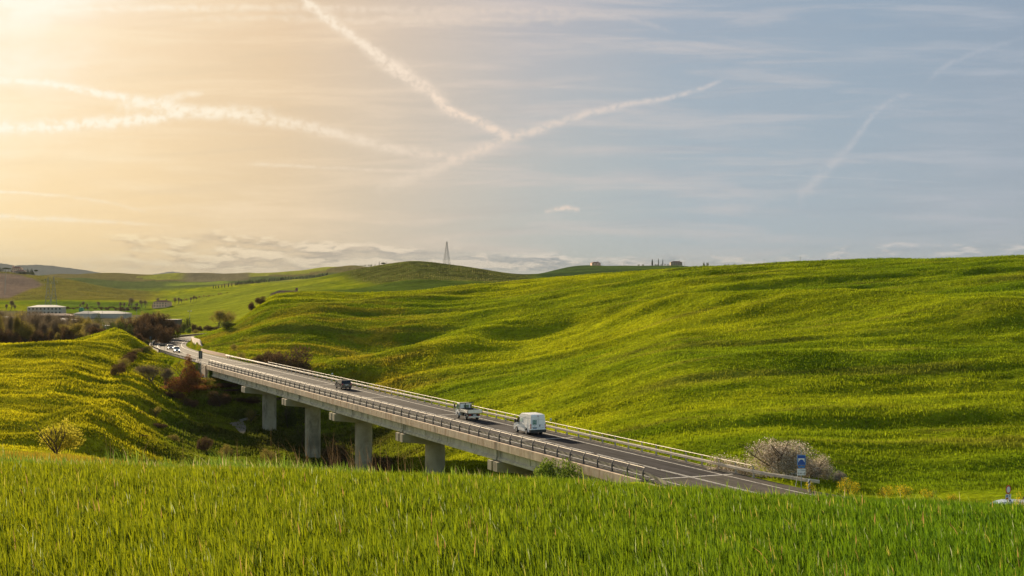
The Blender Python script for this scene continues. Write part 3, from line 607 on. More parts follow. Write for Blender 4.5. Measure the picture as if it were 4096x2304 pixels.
def line_mat():
    m = bpy.data.materials.new('road_paint'); m.use_nodes = True; nt = m.node_tree; b = nt.nodes['Principled BSDF']
    ge = nt.nodes.new('ShaderNodeNewGeometry'); n = noise(nt, ge.outputs['Position'], 2.2, 6, .75).sstep(.38, .5)
    nt.links.new(mixc(nt, n, (.16, .155, .15, 1), (.62, .60, .56, 1)), b.inputs['Base Color']); b.inputs['Roughness'].default_value = .6; MATS['road_paint'] = m
line_mat()
def lat(path, i):
    d = path[min(i + 1, len(path) - 1)] - path[max(i - 1, 0)]; d = d[:2] / np.linalg.norm(d[:2]); return np.array([d[1], -d[0]])
def ribbon(path, t0, t1, dz=0.0, div=1):
    V = []; T = []; K = div + 1; L = 0
    for i, p in enumerate(path):
        r = lat(path, i)
        if i: L += np.linalg.norm(path[i][:2] - path[i - 1][:2])
        for k in range(K):
            t = t0 + (t1 - t0) * k / div; q = p[:2] + r * t; V.append((q[0], q[1], p[2] + CZ + dz)); T.append((t / 10, L / 60, 0))
    f = [(i * K + k, i * K + k + 1, (i + 1) * K + k + 1, (i + 1) * K + k) for i in range(len(path) - 1) for k in range(div)]
    return V, f, T
def ribbon_obj(name, parts, matl, kind='structure'):
    V = []; Fc = []; T = []
    for v, f, t in parts: o = len(V); V += v; Fc += [tuple(i + o for i in q) for q in f]; T += t
    me = np_mesh(name, np.array(V), np.full(len(Fc), 4), np.array(Fc).ravel(), matl, False, np.array(T))
    o = bpy.data.objects.new(name, me); COL.objects.link(o); return tag(o, kind=kind) if kind else o
ROAD2b = ROAD2.copy()
ribbon_obj('road', [ribbon(ROAD1, -5.1, 5.4, .004), ribbon(ROAD2b, -5.2, 5.0, .004)], MATS['worn_asphalt'])
def dash(path, t, w, dz, on=None, off=None):
    out = []
    if on is None: return [ribbon(path, t - w / 2, t + w / 2, dz)]
    L = np.concatenate([[0], np.cumsum(np.linalg.norm(np.diff(path[:, :2], axis=0), axis=1))]); s = 0
    while s < L[-1] - on:
        q = np.array([[np.interp(a, L, path[:, j]) for j in range(3)] for a in (s, s + on / 2, s + on)]); out.append(ribbon(q, t - w / 2, t + w / 2, dz)); s += on + off
    return out
def jointline(s, t0, t1, w, dz):
    p = [br(s, t0), br(s, t1)]; d = U * w / 2
    V = [(p[0].x - d[0], p[0].y - d[1], p[0].z + dz), (p[1].x - d[0], p[1].y - d[1], p[1].z + dz), (p[1].x + d[0], p[1].y + d[1], p[1].z + dz), (p[0].x + d[0], p[0].y + d[1], p[0].z + dz)]
    return (V, [(0, 1, 2, 3)], [(0, 0, 0)] * 4)
mk = []
mk += dash(ROAD1, -3.45, .16, .012) + dash(ROAD1, 3.7, .16, .012) + dash(ROAD1, .0, .12, .012) + dash(ROAD1, .22, .12, .012)
mk += dash(BRC, -3.45, .16, .012) + dash(BRC, 3.7, .18, .012) + dash(BRC, -.05, .12, .012, 9, 1.2) + dash(BRC, .20, .12, .012, 6, .8)
mk += dash(ROAD2, -3.6, .15, .012) + dash(ROAD2, 3.6, .15, .012) + dash(ROAD2, 0.0, .12, .012)
ribbon_obj('road_markings', mk, MATS['road_paint'])

# ------------------------------------------------------------------ the bridge
def stained(name, c1, c2, rust, amt, vs=1.0):
    m = bpy.data.materials.new(name); m.use_nodes = True; nt = m.node_tree; b = nt.nodes['Principled BSDF']; b.inputs['Roughness'].default_value = .85; b.inputs['Specular IOR Level'].default_value = .2
    ge = nt.nodes.new('ShaderNodeNewGeometry'); sp = nt.nodes.new('ShaderNodeSeparateXYZ'); nt.links.new(ge.outputs['Position'], sp.inputs[0])
    x, y, z = (E(nt, sp.outputs[i]) for i in range(3)); al = y * 0.915 - x * 0.403
    streak = noise(nt, combine(nt, al * 1.6, z * 0.28, 1.0), 1.0, 6, .7).sstep(.46, .68); n = noise(nt, ge.outputs['Position'], 0.7, 6, .65)
    base = mixc(nt, n.sstep(.3, .7), tuple(c1) + (1,), tuple(c2) + (1,)); base = mixc(nt, streak * amt, base, tuple(rust) + (1,))
    dk = noise(nt, combine(nt, al * 0.5, z * 0.1, 7.0), 1.0, 5, .7).sstep(.52, .70) * 0.65; base = mixc(nt, dk, base, (.09, .075, .06, 1))
    nt.links.new(base, b.inputs['Base Color']); MATS[name] = m; return m
stained('edge_concrete', (.52, .39, .28), (.64, .52, .40), (.30, .15, .07), .8); stained('girder_concrete', (.52, .49, .39), (.64, .60, .49), (.28, .22, .14), .5)
stained('pier_concrete', (.34, .30, .22), (.44, .39, .29), (.22, .18, .12), .3)
mat('dark_joint', (.03, .028, .025), .9)
PIERS = [34.6, 66.9, 98.6, 127.7, 158.6]
def bridge():
    root = thing('road_bridge', 'long straight concrete road viaduct on round pillars crossing the grassy gully', 'bridge', br(96, 5.1, -8))
    def part(mb, name, m, par=None, smooth=False):
        o = mb.build(name, MATS[m] if isinstance(m, str) else m, None, smooth); o.parent = par or root; o.matrix_parent_inverse = Matrix.Translation(-root.location) if par is None else Matrix(); return o
    # asphalt on the deck (own sheet, along the deck axis)
    v, f, t = ribbon(BRC, -4.75, 4.95, .006)
    sf = ribbon_obj('deck_surface', [(v, f, t)], MATS['asphalt'], None); sf.parent = root; sf.matrix_parent_inverse = Matrix.Translation(-root.location)
    d = MB(); path = [br(s, 5.1) for s in np.arange(0, BL + .1, BL / 24)]
    d.sweep(path, [(-5.2, -.28), (5.2, -.28), (5.2, -.005), (-5.2, -.005)]); part(d, 'deck_slab', 'pier_concrete')
    for side, t0 in ((0, -.42), (1, 10.25)):
        for q in range(0, 6):                                      # parapet beam, cast span by span
            s0, s1 = ([0] + PIERS + [BL])[q:q + 2]; e = MB(); e.sweep([br(s0 + .02, t0), br(s1 - .02, t0)], [(0, -.80), (.37, -.80), (.37, .06), (0, .06)])
            for s in np.arange(s0 + 3, s1 - 1, 3.05): e.box(br(s, t0 + .185, -.37), (.03, .376, .87), math.atan2(U[1], U[0]), 1)
            part(e, 'parapet_beam', [MATS['edge_concrete'], MATS['girder_concrete']])
    prof = [(-.42, -.80), (.42, -.80), (.42, -.92), (.12, -1.08), (.12, -1.72), (.36, -1.88), (.36, -2.14), (-.36, -2.14), (-.36, -1.88), (-.12, -1.72), (-.12, -1.08), (-.42, -.92)]
    prof = [(a, b + (.52 if b > -.93 else 0) if abs(a) < 0 else b) for a, b in prof]
    for q in range(6):
        s0, s1 = ([.5] + PIERS + [BL - .5])[q:q + 2]
        for gi, t in enumerate((.45, 3.55, 6.65, 9.75)):
            g = MB(); g.sweep([br(s0 + .25, t), br(s1 - .25, t)], prof)
            if gi > 0 or True: g.sweep([br(s0 + .25, t), br(s1 - .25, t)], [(-.3, -.28), (-.3, -.80), (.3, -.80), (.3, -.28)])
            for k in range(5):                                     # stiffeners at the diaphragms
                s = s0 + .45 + (s1 - s0 - .9) * k / 4
                g.box(br(s, t, -1.45), (.30, .50, 1.0), math.atan2(U[1], U[0]))
                g.box(br(s + .24, t - .13, -1.42), (.10, .05, 1.02), math.atan2(U[1], U[0]), 1)
            part(g, 'girder', [MATS['girder_concrete'], MATS['dark_joint']])
    for q, s in enumerate(PIERS):
        cap = MB()
        for ds in (-.85, .85):                                     # split cross-head: two beams with a gap, deepening to the column
            a = [(-5.55, -2.22), (5.6, -2.22), (5.6, -3.3), (1.8, -3.75), (-1.8, -3.75), (-5.55, -3.3)]
            p0 = br(s + ds - .55, 5.1); pts = [p0 + Vector((NR[0] * t, NR[1] * t, z)) for t, z in a]; cap.prism(pts, (U[0] * 1.1, U[1] * 1.1, 0))
        cap.prism([br(s - .15, .2, -2.3), br(s - .15, 10, -2.3), br(s - .15, 10, -3.2), br(s - .15, .2, -3.2)], (U[0] * .3, U[1] * .3, 0))
        part(cap, 'pier_cap', 'pier_concrete')
        c = br(s, 4.75); gzv = gz(c.x, c.y); col = MB(); n = 36
        col.tube([(c.x, c.y, gzv - 2.5), (c.x, c.y, c.z - 3.7)], 1.36, n); part(col, 'pier_column', 'pier_concrete', smooth=False)
    for s, sg in ((-.9, -1), (BL + .9, 1)):
        ab = MB(); ab.box(br(s, 5.1, -3.0), (2.0, 10.2, 5.96), math.atan2(U[1], U[0]))
        for t in (-.3, 10.5): ab.box(br(s + sg * 2.6, t, -1.6), (4.2, .35, 3.1), math.atan2(U[1], U[0]))
        part(ab, 'abutment', 'edge_concrete')
    for s in [0.3] + PIERS + [BL - .3]: jm = MB(); V, ff, _ = jointline(s, .9, 9.9, .34, .016); jm.add(V, ff); part(jm, 'expansion_joint', MATS['road_paint'])
    return root
BR = bridge()

# ------------------------------------------------------------------ guard rails
mat('galvanised', (.60, .54, .47), .5, .3, .12, 3.0); mat('dark_steel', (.075, .075, .085), .8, 0, .2, 3.0, .2); mat('weathered_rail', (.27, .25, .23), .5, .3, .25, 2.0)
mat('corten', (.16, .085, .05), .85, 0, .4, 4.0); mat('reflector_red', (.5, .02, .02), .4)
WB = [(0, .31), (.03, .30), (.035, .25), (.08, .235), (.08, .19), (.02, .165), (.02, .145), (.08, .12), (.08, .075), (.035, .06), (.03, .01), (0, 0)]
WBC = WB + [(-.012, 0), (-.012, .31)]
def bridge_rail(name, label, tline, sgn, s0, s1, beam_path, first_gap=None):
    root = thing(name, label, 'guardrail', br((s0 + s1) / 2, tline))
    inv = Matrix.Translation(-root.location)
    def part(mb, nm, m): o = mb.build(nm, MATS[m]); o.parent = root; o.matrix_parent_inverse = inv; return o
    b = MB(); b.sweep(beam_path, [((a + .16) * sgn, c + .47) for a, c in WBC]); part(b, 'beam', 'galvanised' if sgn < 0 else 'weathered_rail')
    if sgn > 0:
        b = MB(); b.sweep(beam_path, [((a + .10) * sgn, c * .5 + .16) for a, c in WBC]); part(b, 'lower_beam', 'weathered_rail')
    hp = MB(); hp.tube([br(s, tline + sgn * .20, 1.17) for s in np.linspace(s0, s1, 30)], .036, 8); part(hp, 'handrail', 'galvanised')
    # one post mesh, shared
    pm = MB(); r = [(0, 0), (-.02, .35), (-.03, .7), (.02, .92), (.12, 1.07), (.20, 1.15)]; wd = [.16, .14, .12, .10, .08, .06]
    L = [(a - w / 2, z) for (a, z), w in zip(r, wd)]; R = [(a + w / 2, z) for (a, z), w in zip(r, wd)]; pr = L + R[::-1]
    pm.prism([(-.05, a * -sgn if False else -a * sgn, z) for a, z in pr], (.10, 0, 0))
    pm.box((0, -.10 * sgn, .62), (.12, .16, .10)); pm.box((0, 0, .015), (.26, .30, .03))
    me = pm.mesh('post', MATS['dark_steel' if sgn > 0 else 'galvanised_post']); rz = math.atan2(U[1], U[0]); n = int(round((s1 - s0) / 3.06))
    for k in range(n + 1):
        p = br(s0 + (s1 - s0) * k / n, tline, .06); o = put(me, 'post', root, p - root.location, rz)
    return root
mat('galvanised_post', (.38, .35, .33), .5, .5, .2, 3.0)
def rpath(pts, dz=0.0): return [Vector((p[0], p[1], CZ + p[2] + dz)) for p in pts]
left_beam = [br(-4.2, -.1, -.33), br(-2.5, .0, -.18), br(-.6, 0, 0)] + [br(s, 0) for s in np.linspace(0, BL + 1, 40)]
bridge_rail('bridge_guardrail', 'grey steel railing with curved posts on the near side of the bridge', 0.0, 1, 0.0, BL - .6, left_beam)
right_beam = [Vector((br(-10.2, 12.3).x, br(-10.2, 12.3).y, CZ - 18.6)), br(-9.2, 11.4, .0), br(-7, 10.8, .05), br(-4, 10.4, 0)] + [br(s, 10.3) for s in np.linspace(0, BL, 40)]
bridge_rail('bridge_guardrail', 'pale steel railing with bent posts on the far side of the bridge', 10.3, -1, -2.6, BL - 12, right_beam)
def side_rail(label, path, sgn, name='roadside_guardrail', matn='galvanised', gap=2.6, group=None):
    P = rpath(path); c = P[len(P) // 2]; root = thing(name, label, 'guardrail', c, 0, group); inv = Matrix.Translation(-c)
    b = MB(); b.sweep(P, [((a + .08) * sgn, q + .45) for a, q in WBC]); o = b.build('beam', MATS[matn]); o.parent = root; o.matrix_parent_inverse = inv
    pm = MB(); pm.box((0, 0, .37), (.12, .14, .78)); me = pm.mesh('post', MATS['dark_steel'])
    L = np.concatenate([[0], np.cumsum([(P[i + 1] - P[i]).length for i in range(len(P) - 1)])]); s = 0.6
    while s < L[-1]:
        p = Vector([np.interp(s, L, [q[j] for q in P]) for j in range(3)]); put(me, 'post', root, p - c, math.atan2(U[1], U[0])); s += gap
    return root
def off(path, t, dz=0.0): return [np.array([*(p[:2] + lat(path, i) * t), p[2] + dz]) for i, p in enumerate(path)]
iL = off(ROAD2, -5.35)
side_rail('low guardrail with dark posts round the outside of the road bend', iL[8:115:1][::1][:104], 1, gap=2.2)
iR = off(ROAD2, 5.3)
side_rail('low pale guardrail at the foot of the bank after the bridge', [np.array([*(A0 + U * s + NR * 10.45), DZ]) for s in np.arange(BL - 10, BL + 1, 2.0)] + iR[1:18], -1)
side_rail('pale guardrail where the road disappears behind the bank', iL[125:175], 1)
def shoulder_kerb():
    m = MB(); m.sweep(rpath(off(ROAD2, -6.0)[40:130]), [(0, -.5), (.25, -.5), (.25, .55), (0, .62)]); o = m.build('roadside_wall', mat('kerb_dark', (.13, .09, .06), .9, var=.3))
    tag(o, 'low dark brown wall along the outer edge of the far road bend', 'wall')
    m = MB(); R = off(ROAD2, 6.35)[42:77]; n = len(R)
    for i in range(n - 1):
        a = Vector((R[i][0], R[i][1], R[i][2] + CZ)); b = Vector((R[i + 1][0], R[i + 1][1], R[i + 1][2] + CZ)); ha = 2.9 * sm(0, 7, i) * (1 - .85 * sm(n - 14, n, i)); hb = 2.9 * sm(0, 7, i + 1) * (1 - .85 * sm(n - 14, n, i + 1)); rr = lat(np.array(R), i); o3 = Vector((rr[0] * .35, rr[1] * .35, 0))
        m.add([a + Vector((0, 0, -.4)), b + Vector((0, 0, -.4)), b + o3 * .6 + Vector((0, 0, hb)), a + o3 * .6 + Vector((0, 0, ha)), a + o3 * 1.6 + Vector((0, 0, -.4)), b + o3 * 1.6 + Vector((0, 0, -.4)), b + o3 * 1.6 + Vector((0, 0, hb)), a + o3 * 1.6 + Vector((0, 0, ha))], [(0, 3, 2, 1), (3, 7, 6, 2), (4, 5, 6, 7)])
    o = m.build('retaining_wall', mat('wall_pale', (.34, .26, .20), .9, var=.3, scale=.8)); tag(o, 'pale streaked concrete retaining wall inside the road bend', 'wall')
    m = MB(); R = off(ROAD2, 5.75)[16:43]; m.sweep(rpath(R), [(0, -.2), (.18, -.2), (.18, .7), (0, .7)])
    o = m.build('roadside_barrier', mat('barrier_brown', (.33, .18, .11), .9, var=.3, scale=1.5)); tag(o, 'low rusty brown barrier between the retaining wall and the guardrail', 'barrier')
shoulder_kerb()
def gully_wall():
    m = MB(); a = G(592, 292); b = G(720, 298)
    a.z = CZ - (1612 - HY) / F * 292; b.z = CZ - (1618 - HY) / F * 298; d = (b - a).normalized(); n = Vector((-d.y, d.x, 0)) * 1.2; n.z = 0
    m.add([a, b, b + Vector((0, 0, 2.1)), a + Vector((0, 0, 2.5)), a + n, b + n, b + n + Vector((0, 0, 2.1)), a + n + Vector((0, 0, 2.5))], [(0, 1, 2, 3), (3, 2, 6, 7), (5, 4, 7, 6), (0, 3, 7, 4), (1, 5, 6, 2)])
    o = m.build('concrete_wall', MATS['girder_concrete']); tag(o, 'short stained concrete wall on the bank below the rust-brown tree', 'wall')
gully_wall()
def paths():
    m = MB(); pts = [(1040, 1660, .5), (1012, 1666, .7), (990, 1674, 1.1), (962, 1684, 2.0), (942, 1690, 1.6), (956, 1700, 1.5), (966, 1716, 1.1), (973, 1736, .4)]; V = []
    for px, row, w in pts:
        ys = np.linspace(200, 295, 300); xs = (px - 2048) / F * ys; r = HY - Hrel(xs, ys) / ys * F; Y = float(ys[int(np.argmin(np.abs(r - row)))]); c = G(px, Y, .1); V += [c + Vector((-w * .6, -w * 1.2, 0)), c + Vector((w * .6, w * 1.2, 0))]
    m.add(V, [(2 * i, 2 * i + 2, 2 * i + 3, 2 * i + 1) for i in range(len(pts) - 1)]); o = m.build('stream_bed', mat('pale_clay', (.20, .18, .15), .9, var=.5)); tag(o, kind='structure')
paths()

# ------------------------------------------------------------------ road signs
mat('sign_blue', (.01, .07, .36), .45); mat('sign_white', (.74, .75, .76), .5); mat('sign_red', (.55, .02, .025), .45); mat('sign_brown', (.16, .05, .02), .5); mat('wave_blue', (.03, .20, .55), .5)
mat('sign_black', (.01, .01, .012), .5); mat('sign_back', (.045, .045, .05), .45, .4); mat('post_grey', (.34, .36, .36), .5, .5); mat('border_blue', (.12, .35, .65), .5)
def bridge_sign():
    p = W(3205, 1948, 127); gy = gz(p.x, p.y); root = thing('bridge_sign', 'blue bridge sign with wave, name and 189 m plates behind the guardrail end', 'road sign', (p.x, p.y, gy), 0)
    b = MB(); b.tube([(0, 0, -.2), (0, 0, 3.4)], .045, 8); b.build('post', MATS['post_grey'], root)
    b = MB(); b.tube([(-.47, .25, .0), (-.27, .05, 1.35)], .03, 6); b.build('brace', MATS['post_grey'], root)
    z0 = (CZ - (1900.5 - HY) / F * 127) - gy; k = 127 / F                         # bottom of the plates
    w = 33.5 * k; h1 = 13 * k; h2 = 12.5 * k; h3 = 13 * k; h4 = 42 * k
    def plate(name, z, h, m, par=root): q = MB(); q.box((0, -.06, z + h / 2), (w, .025, h)); return q.build(name, MATS[m], par)
    def face(par, pts, m, dy=-.078, name='symbol'): q = MB(); q.prism([(x, dy, z) for x, z in pts], (0, -.004, 0)); return q.build(name, MATS[m], par)
    a = plate('length_plate', z0, h3, 'sign_white'); t = put(text_mesh('189 m', .19, MATS['sign_black']), 'lettering', a, (0, -.082, z0 + h3 / 2)); t.rotation_euler = (math.pi / 2, 0, 0)
    for s in (-1, 1):
        c = s * w * .40; zc = z0 + h3 / 2; face(a, [(c - .015, zc - .10), (c + .015, zc - .10), (c + .015, zc + .02), (c + .055, zc + .02), (c, zc + .11), (c - .055, zc + .02), (c - .015, zc + .02)], 'sign_black', name='arrow')
    a = plate('name_plate', z0 + h3 + .015, h2, 'sign_white'); t = put(text_mesh('Triboli', .17, MATS['sign_black']), 'lettering', a, (.14, -.082, z0 + h3 + .015 + h2 / 2)); t.rotation_euler = (math.pi / 2, 0, 0)
    t = put(text_mesh('Torrente', .065, MATS['sign_black']), 'lettering', a, (-.22, -.082, z0 + h3 + h2 / 2 - .01)); t.rotation_euler = (math.pi / 2, 0, 0)
    z1 = z0 + h3 + h2 + .03; a = plate('wave_plate', z1, h1 * .95, 'sign_brown')
    xs = np.linspace(-w * .42, w * .42, 17); wv = lambda x: .035 * math.cos((x / (w * .42)) * 2 * math.pi); zc = z1 + h1 * .47
    face(a, [(x, zc - .07 + wv(x)) for x in xs] + [(x, zc + .09 + wv(x)) for x in xs[::-1]], 'wave_blue', name='wave')
    z2 = z1 + h1 + .0; a = plate('blue_panel', z2, h4 * .98, 'border_blue'); hh = h4 * .98
    face(a, [(-w * .46, z2 + .03), (w * .46, z2 + .03), (w * .46, z2 + hh - .03), (-w * .46, z2 + hh - .03)], 'sign_blue', -.074, 'blue_field')
    bw = w * .37; zt = z2 + hh * .64; zb = z2 + hh * .30; arc = [(bw * .86 * math.cos(q), zb + .0 + (zt - zb) * .78 * math.sin(q)) for q in np.linspace(0, math.pi, 15)]
    L = [(-bw, zt), (-bw, zb)] + arc[::-1] + [(bw, zb), (bw, zt)]
    q = MB(); top = [(x, zt) for x, _ in L]
    ar = [(bw, zb)] + arc + [(-bw, zb)]
    for (x0, za), (x1, zb2) in zip(ar[:-1], ar[1:]): q.add([(x0, -.083, za), (x1, -.083, zb2), (x1, -.083, zt + .03), (x0, -.083, zt + .03)], [(0, 1, 2, 3)])
    q.build('bridge_symbol', MATS['sign_white'], a)
bridge_sign()
def delineator():
    p = W(3237, 1985, 124); g = gz(p.x, p.y); root = thing('marker_post', 'black and white striped marker board at the guardrail end', 'marker post', (p.x, p.y, g)); top = CZ - (1917 - HY) / F * 124 - g; w = .19
    b = MB(); b.box((0, 0, top / 2), (w, .05, top)); b.build('board', MATS['sign_white'], root)
    for zc in (top - .27, top - .75):
        q = MB(); q.prism([(-w / 2 - .002, -.027, zc - .16), (w / 2 + .002, -.027, zc + .03), (w / 2 + .002, -.027, zc + .22), (-w / 2 - .002, -.027, zc + .03)], (0, -.004, 0)); q.build('black_stripe', MATS['sign_black'], root)
delineator()
def back_sign(name, label, px, py0, py1, w_px, Y, legs, zt=None):
    c = W(px, py1, Y); g = gz(c.x, c.y); k = Y / F; root = thing(name, label, 'road sign', (c.x, c.y, g)); zb = c.z - g; h = (py1 - py0) * k; w = w_px * k
    b = MB(); b.box((0, 0, zb + h / 2), (w, .03, h)); b.build('panel', MATS['sign_back'], root)
    for x in legs: q = MB(); q.tube([(x * w, -.04, -.3), (x * w, -.04, zb + h * .9)], .035, 6); q.build('post', MATS['post_grey'], root)
    return root
back_sign('warning_sign', 'tall black back of a road sign at the far end of the bridge', 802, 1404, 1435, 15.5, 305, (-.08, .12))
back_sign('direction_sign', 'wide black back of a road sign beside the two oncoming cars', 650, 1380, 1386, 24, 372, (-.3, .33))
back_sign('small_sign', 'small dark road sign back at the outer edge of the far bend', 602, 1345, 1357, 10, 455, (0,))
def km_marker(label, px, py0, py1, s):
    p = br(s, 10.6, 0); Y = p.y; c = W(px, py1, Y); root = thing('marker_sign', label, 'marker sign', (c.x, c.y, p.z)); k = Y / F
    b = MB(); b.tube([(0, 0, 0), (0, 0, c.z - p.z + .02)], .025, 6); b.build('post', MATS['post_grey'], root)
    h = (py1 - py0) * k; b = MB(); b.box((0, -.03, c.z - p.z + h / 2), (6.5 * k, .02, h)); a = b.build('panel', MATS['sign_white'], root)
    b = MB(); b.box((0, -.043, c.z - p.z + h * .28), (4.5 * k, .006, h * .28)); b.build('blue_band', MATS['sign_blue'], a)
km_marker('tiny white marker sign on the railing just behind the black hatchback', 1329, 1492, 1498, 130)
km_marker('small white marker sign on the railing to the right of the white van', 2203, 1673, 1681, 55)
def round_sign():
    Y = 97; c = W(4032, 1958, Y); g = gz(c.x, c.y); root = thing('prohibition_sign', 'round white sign with red rim above two small plates at right edge', 'road sign', (c.x, c.y, g), math.radians(38)); zc = c.z - g; r = .30
    b = MB(); b.tube([(0, .03, -.3), (0, .03, zc + .2)], .03, 8); b.build('post', MATS['post_grey'], root)
    b = MB(); b.disc((0, -.02, zc), (0, 1, 0), r, .02, 32); b.build('red_rim', MATS['sign_red'], root)
    b = MB(); b.disc((0, -.035, zc), (0, 1, 0), r * .71, .012, 32); b.build('white_disc', MATS['sign_white'], root)
    for x, red in ((-.165, True), (.165, False)):
        b = MB(); b.box((x, -.02, zc - .50), (.30, .02, .34)); a = b.build('small_plate', MATS['sign_white'], root)
        b = MB(); b.disc((x, -.034, zc - .42), (0, 1, 0), .09, .008, 20); b.build('emblem', MATS['sign_blue'] if red else MATS['sign_back'], a)
        if not red: b = MB(); b.disc((x, -.042, zc - .42), (0, 1, 0), .06, .008, 20); b.build('emblem_centre', MATS['sign_white'], a)
        if red: b = MB(); b.box((x, -.034, zc - .60), (.26, .008, .12)); b.build('red_band', MATS['sign_red'], a)
round_sign()
# ------------------------------------------------------------------ vehicles (x forward, y left, z up)
mat('white_paint', (.88, .88, .88), .28, 0, .04, 2, .6); mat('silver_paint', (.55, .56, .57), .25, .6, .04, 2); mat('black_paint', (.012, .016, .035), .12, .2, .1, 2, .9)
mat('glass_dark', (.012, .016, .018), .06, 0, 0, 1, .9); mat('tyre', (.012, .012, .012), .85); mat('wheel_rim', (.45, .45, .46), .35, .6); mat('plastic_black', (.02, .022, .025), .6)
mat('tail_red', (.40, .012, .015), .3); mat('plate_white', (.6, .62, .66), .5); mat('plate_blue', (.16, .24, .36), .5); mat('alu', (.78, .77, .76), .35, .6, .12, 3); mat('logo_green', (.01, .16, .10), .5); mat('logo_faded', (.38, .58, .47), .5)
mat('grey_text', (.33, .36, .40), .6); mat('bed_rust', (.12, .07, .05), .8, 0, .3); mat('headlight', (1.0, .86, .6), .3, emis=6.0); mat('lamp_glass', (.6, .6, .58), .15); mat('seam', (.30, .32, .34), .5); mat('seat_dark', (.03, .03, .03), .8)
mat('green_glass', (.12, .20, .14), .08, 0, 0, 1, .9); mat('pale_blue_paint', (.42, .50, .56), .3, .2, .05, 2)
def hw_fn(W_, taper, belt, top): return lambda z: W_ / 2 * (1 - taper * max(0.0, (z - belt) / (top - belt)))
def body(prof, hw, inset=.05, edge=.09):
    cx = sum(p[0] for p in prof) / len(prof); cz = sum(p[1] for p in prof) / len(prof); n = len(prof); mb = MB(); V = []
    for s, e, ins in ((-1, 0, inset), (-1, edge, 0), (1, edge, 0), (1, 0, inset)):
        for x, z in prof:
            dx, dz = cx - x, cz - z; l = math.hypot(dx, dz) + 1e-6; V.append((x + dx / l * ins, s * (hw(z) - e), z + dz / l * ins))
    fs = [(i * n + k, i * n + (k + 1) % n, (i + 1) * n + (k + 1) % n, (i + 1) * n + k) for i in range(3) for k in range(n)]
    fs += [tuple(reversed(range(n))), tuple(range(3 * n, 4 * n))]
    mb.add(V, fs); return mb
def arch(cx, r, z0, n=8): return [(cx + r * math.cos(a), z0 + r * math.sin(a)) for a in np.linspace(0, math.pi, n)]   # from front to back
def side_poly(root, name, pts, hw, m, d=.012, sides=(1, -1)):
    out = []
    for s in sides:
        q = MB(); q.prism([(x, s * (hw(z) - .004), z) for x, z in pts], (0, s * d, 0)); out.append(q.build(name, MATS[m], root))
    return out
def quad_part(root, name, pts, off_, m): q = MB(); q.prism(pts, off_); return q.build(name, MATS[m], root)
def wheel(root, x, y, r, w, rimr=.62, sp=5):
    s = 1 if y > 0 else -1; t = MB(); t.tube([(x, y - w / 2, r), (x, y - w * .35, r), (x, y + w * .35, r), (x, y + w / 2, r)], [r * .93, r, r, r * .93], 20); o = t.build('wheel', MATS['tyre'], root)
    q = MB(); q.disc((x, y + s * w / 2, r), (0, 1, 0), r * rimr, .03, 16); q.disc((x, y + s * (w / 2 + .015), r), (0, 1, 0), r * .2, .03, 8); q.build('rim', MATS['wheel_rim'], o)
def vehicle(name, label, cat, p, rz, group=None): return thing(name, label, cat, p, rz, group)
HEAD = math.atan2(U[1], U[0])
